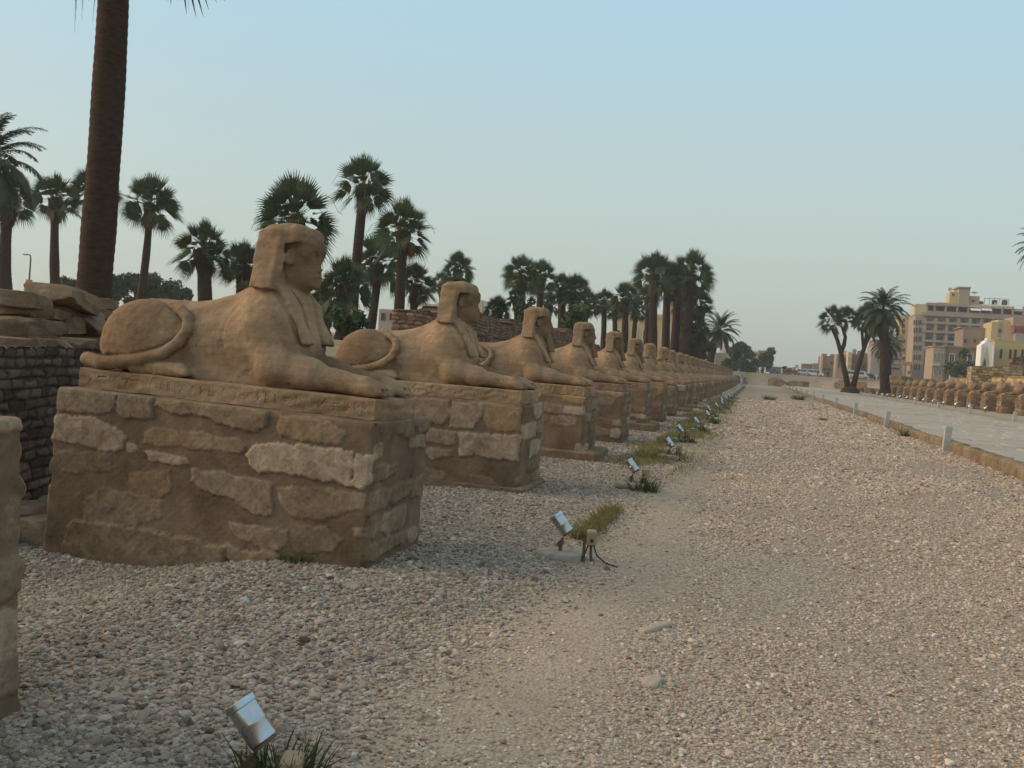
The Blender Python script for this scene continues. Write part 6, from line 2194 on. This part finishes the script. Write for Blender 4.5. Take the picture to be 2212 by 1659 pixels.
def person_meshes(robe, seed=1, h=.028):
    g = Field((-.32, -.42, -.03), (.34, .42, 1.80), h)
    ay = np.abs(g.Y)
    b = g.ell((0, 0, 1.60), (.10, .078, .125))
    b = smin(b, g.cap((-.01, 0, 1.38), (0, 0, 1.52), .055, .05), .03)
    b = smin(b, g.ell((.098, 0, 1.585), (.02, .016, .03)), .015)
    b = smin(b, g.ell((0, .080, 1.595), (.02, .014, .03), ay), .01)
    b = smin(b, g.cap((0, 0, .98), (0, 0, 1.28), .125, .15, sq=(1.25, .85, 1)), .05)
    for sg, sw in ((-1, .16), (1, -.10)):
        y = g.Y * sg
        b = smin(b, g.cap((0, .19, 1.34), (-sw * .5, .24, 1.06), .05, .042, y), .04)
        b = smin(b, g.cap((-sw * .5, .24, 1.06), (-sw * .2 + .06, .235, .84), .04, .03, y), .02)
        b = smin(b, g.ell((-sw * .2 + .07, .235, .77), (.04, .022, .075), y), .02)
        b = smin(b, g.cap((0, .085, .92), (sw * .7, .09, .50), .085, .06, y), .05)
        b = smin(b, g.cap((sw * .7, .09, .50), (sw * .9 - .04, .09, .07), .058, .038, y), .03)
        b = smin(b, g.cap((sw * .9 - .05, .09, .04), (sw * .9 + .13, .095, .03), .042, .032, y), .03)
    P, Q, _ = g.mesh(b)
    body = to_mesh('body', taubin(P, Q, 1), Q, True)
    c = g.cap((0, 0, 1.0), (0, 0, 1.31), .15, .175, sq=(1.25, .85, 1))
    for sg, sw in ((-1, .16), (1, -.10)):
        y = g.Y * sg
        c = smin(c, g.cap((0, .19, 1.34), (-sw * .5, .245, 1.06), .066, .06, y), .05)
        c = smin(c, g.cap((-sw * .5, .245, 1.06), (-sw * .2 + .05, .24, .88), .055, .05, y), .03)
        if not robe:
            c = smin(c, g.cap((0, .085, .92), (sw * .7, .09, .50), .105, .08, y), .05)
            c = smin(c, g.cap((sw * .7, .09, .50), (sw * .9 - .04, .09, .12), .078, .06, y), .03)
    if robe: c = smin(c, g.cap((.01, 0, 1.0), (.02, 0, .14), .17, .25, sq=(1.05, .9, 1)), .08)
    c = np.maximum(c, np.maximum(g.Z - 1.43, .09 - g.Z))
    P, Q, _ = g.mesh(c)
    cl = to_mesh('clothing', taubin(P, Q, 1), Q, True)
    d = np.maximum(g.ell((-.012, 0, 1.625), (.112, .09, .125)), -np.minimum(g.ell((.10, 0, 1.57), (.09, .075, .10)), 1))
    d = np.maximum(d, 1.54 - g.Z)
    P, Q, _ = g.mesh(d)
    return body, cl, to_mesh('hair', P, Q, True)


PM = {True: person_meshes(True), False: person_meshes(False)}


def person(loc, rz, robe, cloth, label, hair='hair'):
    root = tag(empty('person', loc, rz), label, 'person')
    b, c, h = PM[robe]
    link('body', b, M['skin'], root)
    o = link('clothing', c.copy(), M[cloth], root)
    link('hair', h, M[hair], root)
    return root


person((-2.0, 158, ground_z(-2.0, 158)), -1.2, True, 'cloth_blue', 'person in a pale blue robe walking beside the last left pedestals')
for k, (px, Y, robe, cl, lb) in enumerate([(1652, 236, True, 'cloth_white', 'person in a long white robe standing on the embankment'), (1641, 240, False, 'cloth_white', 'person in white shirt left of the tower house tree'),
                                         (1634, 238, False, 'cloth_blue', 'person in blue beneath the low trees'), (1744, 232, False, 'cloth_grey', 'person in grey left of the cream minivans'), (1766, 236, False, 'cloth_red', 'person in a red top beside the right cream minivan'),
                                         (1688, 240, False, 'cloth_white', 'person in white near the red car'), (1788, 232, False, 'cloth_dark', 'person in dark clothes right of the cream minivans'), (1817, 228, False, 'cloth_grey', 'person in grey left of the white and orange minivan'),
                                         (1824, 230, True, 'cloth_red', 'person in a dark red robe left of the white and orange minivan'), (1894, 236, False, 'cloth_white', 'person in white left of the straight date palm trunk'), (1601, 236, False, 'cloth_blue', 'person in pale blue below the round-headed tree')]):
    x, y, z = street(px, Y)
    person((x, y, z), k * 1.3, robe, cl, lb)
# horse carriage at the street
x, y, z = street(1697, 250)
hc = tag(empty('horse_carriage', (x, y, z)), 'dark hooded horse carriage between the cars at the end of the avenue', 'carriage')
MB().prism([(-.9, .7), (.9, .7), (1.0, 1.2), (.2, 1.15), (0, .95), (-.9, 1.2)], -.6, .6).build('body', M['cloth_dark'], hc)
MB().prism([(-1.0, 1.2), (-.5, 1.2), (.15, 2.0), (.1, 2.15), (-.7, 2.2), (-1.1, 1.8)], -.65, .65).build('hood', M['tyre'], hc)
for xx, r in ((-.6, .55), (.8, .42)):
    for sd in (-.7, .7):
        MB().tube([(xx, sd - .03, r), (xx, sd + .03, r)], r, 18).build('wheel', M['wood'], hc)
MB().tube([(.9, .3, .8), (2.6, .3, .95)], .03, 5).tube([(.9, -.3, .8), (2.6, -.3, .95)], .03, 5).build('shafts', M['wood'], hc)
g = Field((-1.15, -.35, -.02), (1.25, .35, 1.75), .045)
ay = np.abs(g.Y)
hb = g.cap((-.55, 0, 1.08), (.45, 0, 1.06), .27, .28)
hb = smin(hb, g.ell((-.6, 0, 1.12), (.32, .25, .28)), .08)
hb = smin(hb, g.cap((.55, 0, 1.15), (.86, 0, 1.52), .19, .11), .1)
hb = smin(hb, g.cap((.86, 0, 1.56), (1.12, 0, 1.36), .10, .065), .05)
hb = smin(hb, g.cap((.84, .06, 1.62), (.85, .07, 1.72), .03, .012, ay), .02)
hb = smin(hb, g.cap((.50, .13, .95), (.50, .13, .48), .10, .055, ay), .06)
hb = smin(hb, g.cap((.50, .13, .48), (.50, .13, .06), .05, .045, ay), .03)
hb = smin(hb, g.cap((-.70, .13, 1.0), (-.62, .14, .66), .15, .08, ay), .06)
hb = smin(hb, g.cap((-.62, .14, .66), (-.78, .14, .46), .075, .052, ay), .03)
hb = smin(hb, g.cap((-.78, .14, .46), (-.74, .14, .06), .05, .045, ay), .03)
hb = smin(hb, g.cap((-.88, 0, 1.15), (-1.0, 0, .62), .05, .07), .04)
P, Q, _ = g.mesh(hb)
o = link('horse', to_mesh('horse', taubin(P, Q, 1), Q, True), M['wood'], None, (x + 2.2, y, z))
tag(o, 'brown horse standing in the shafts of the dark carriage', 'horse')

# ------------------------------------------------------------------ evening haze over the whole place
m = bpy.data.materials.new('evening_haze'); m.use_nodes = True
t = m.node_tree; t.nodes.clear()
pv_ = t.nodes.new('ShaderNodeVolumePrincipled'); o_ = t.nodes.new('ShaderNodeOutputMaterial')
pv_.inputs['Color'].default_value = (.93, .93, .91, 1)
pv_.inputs['Density'].default_value = 0.0005
pv_.inputs['Anisotropy'].default_value = 0.25
t.links.new(pv_.outputs[0], o_.inputs['Volume'])
hz = MB().box((0, 650, 14), (760, 900, 20)).build('haze', m)
tag(hz, kind='stuff')
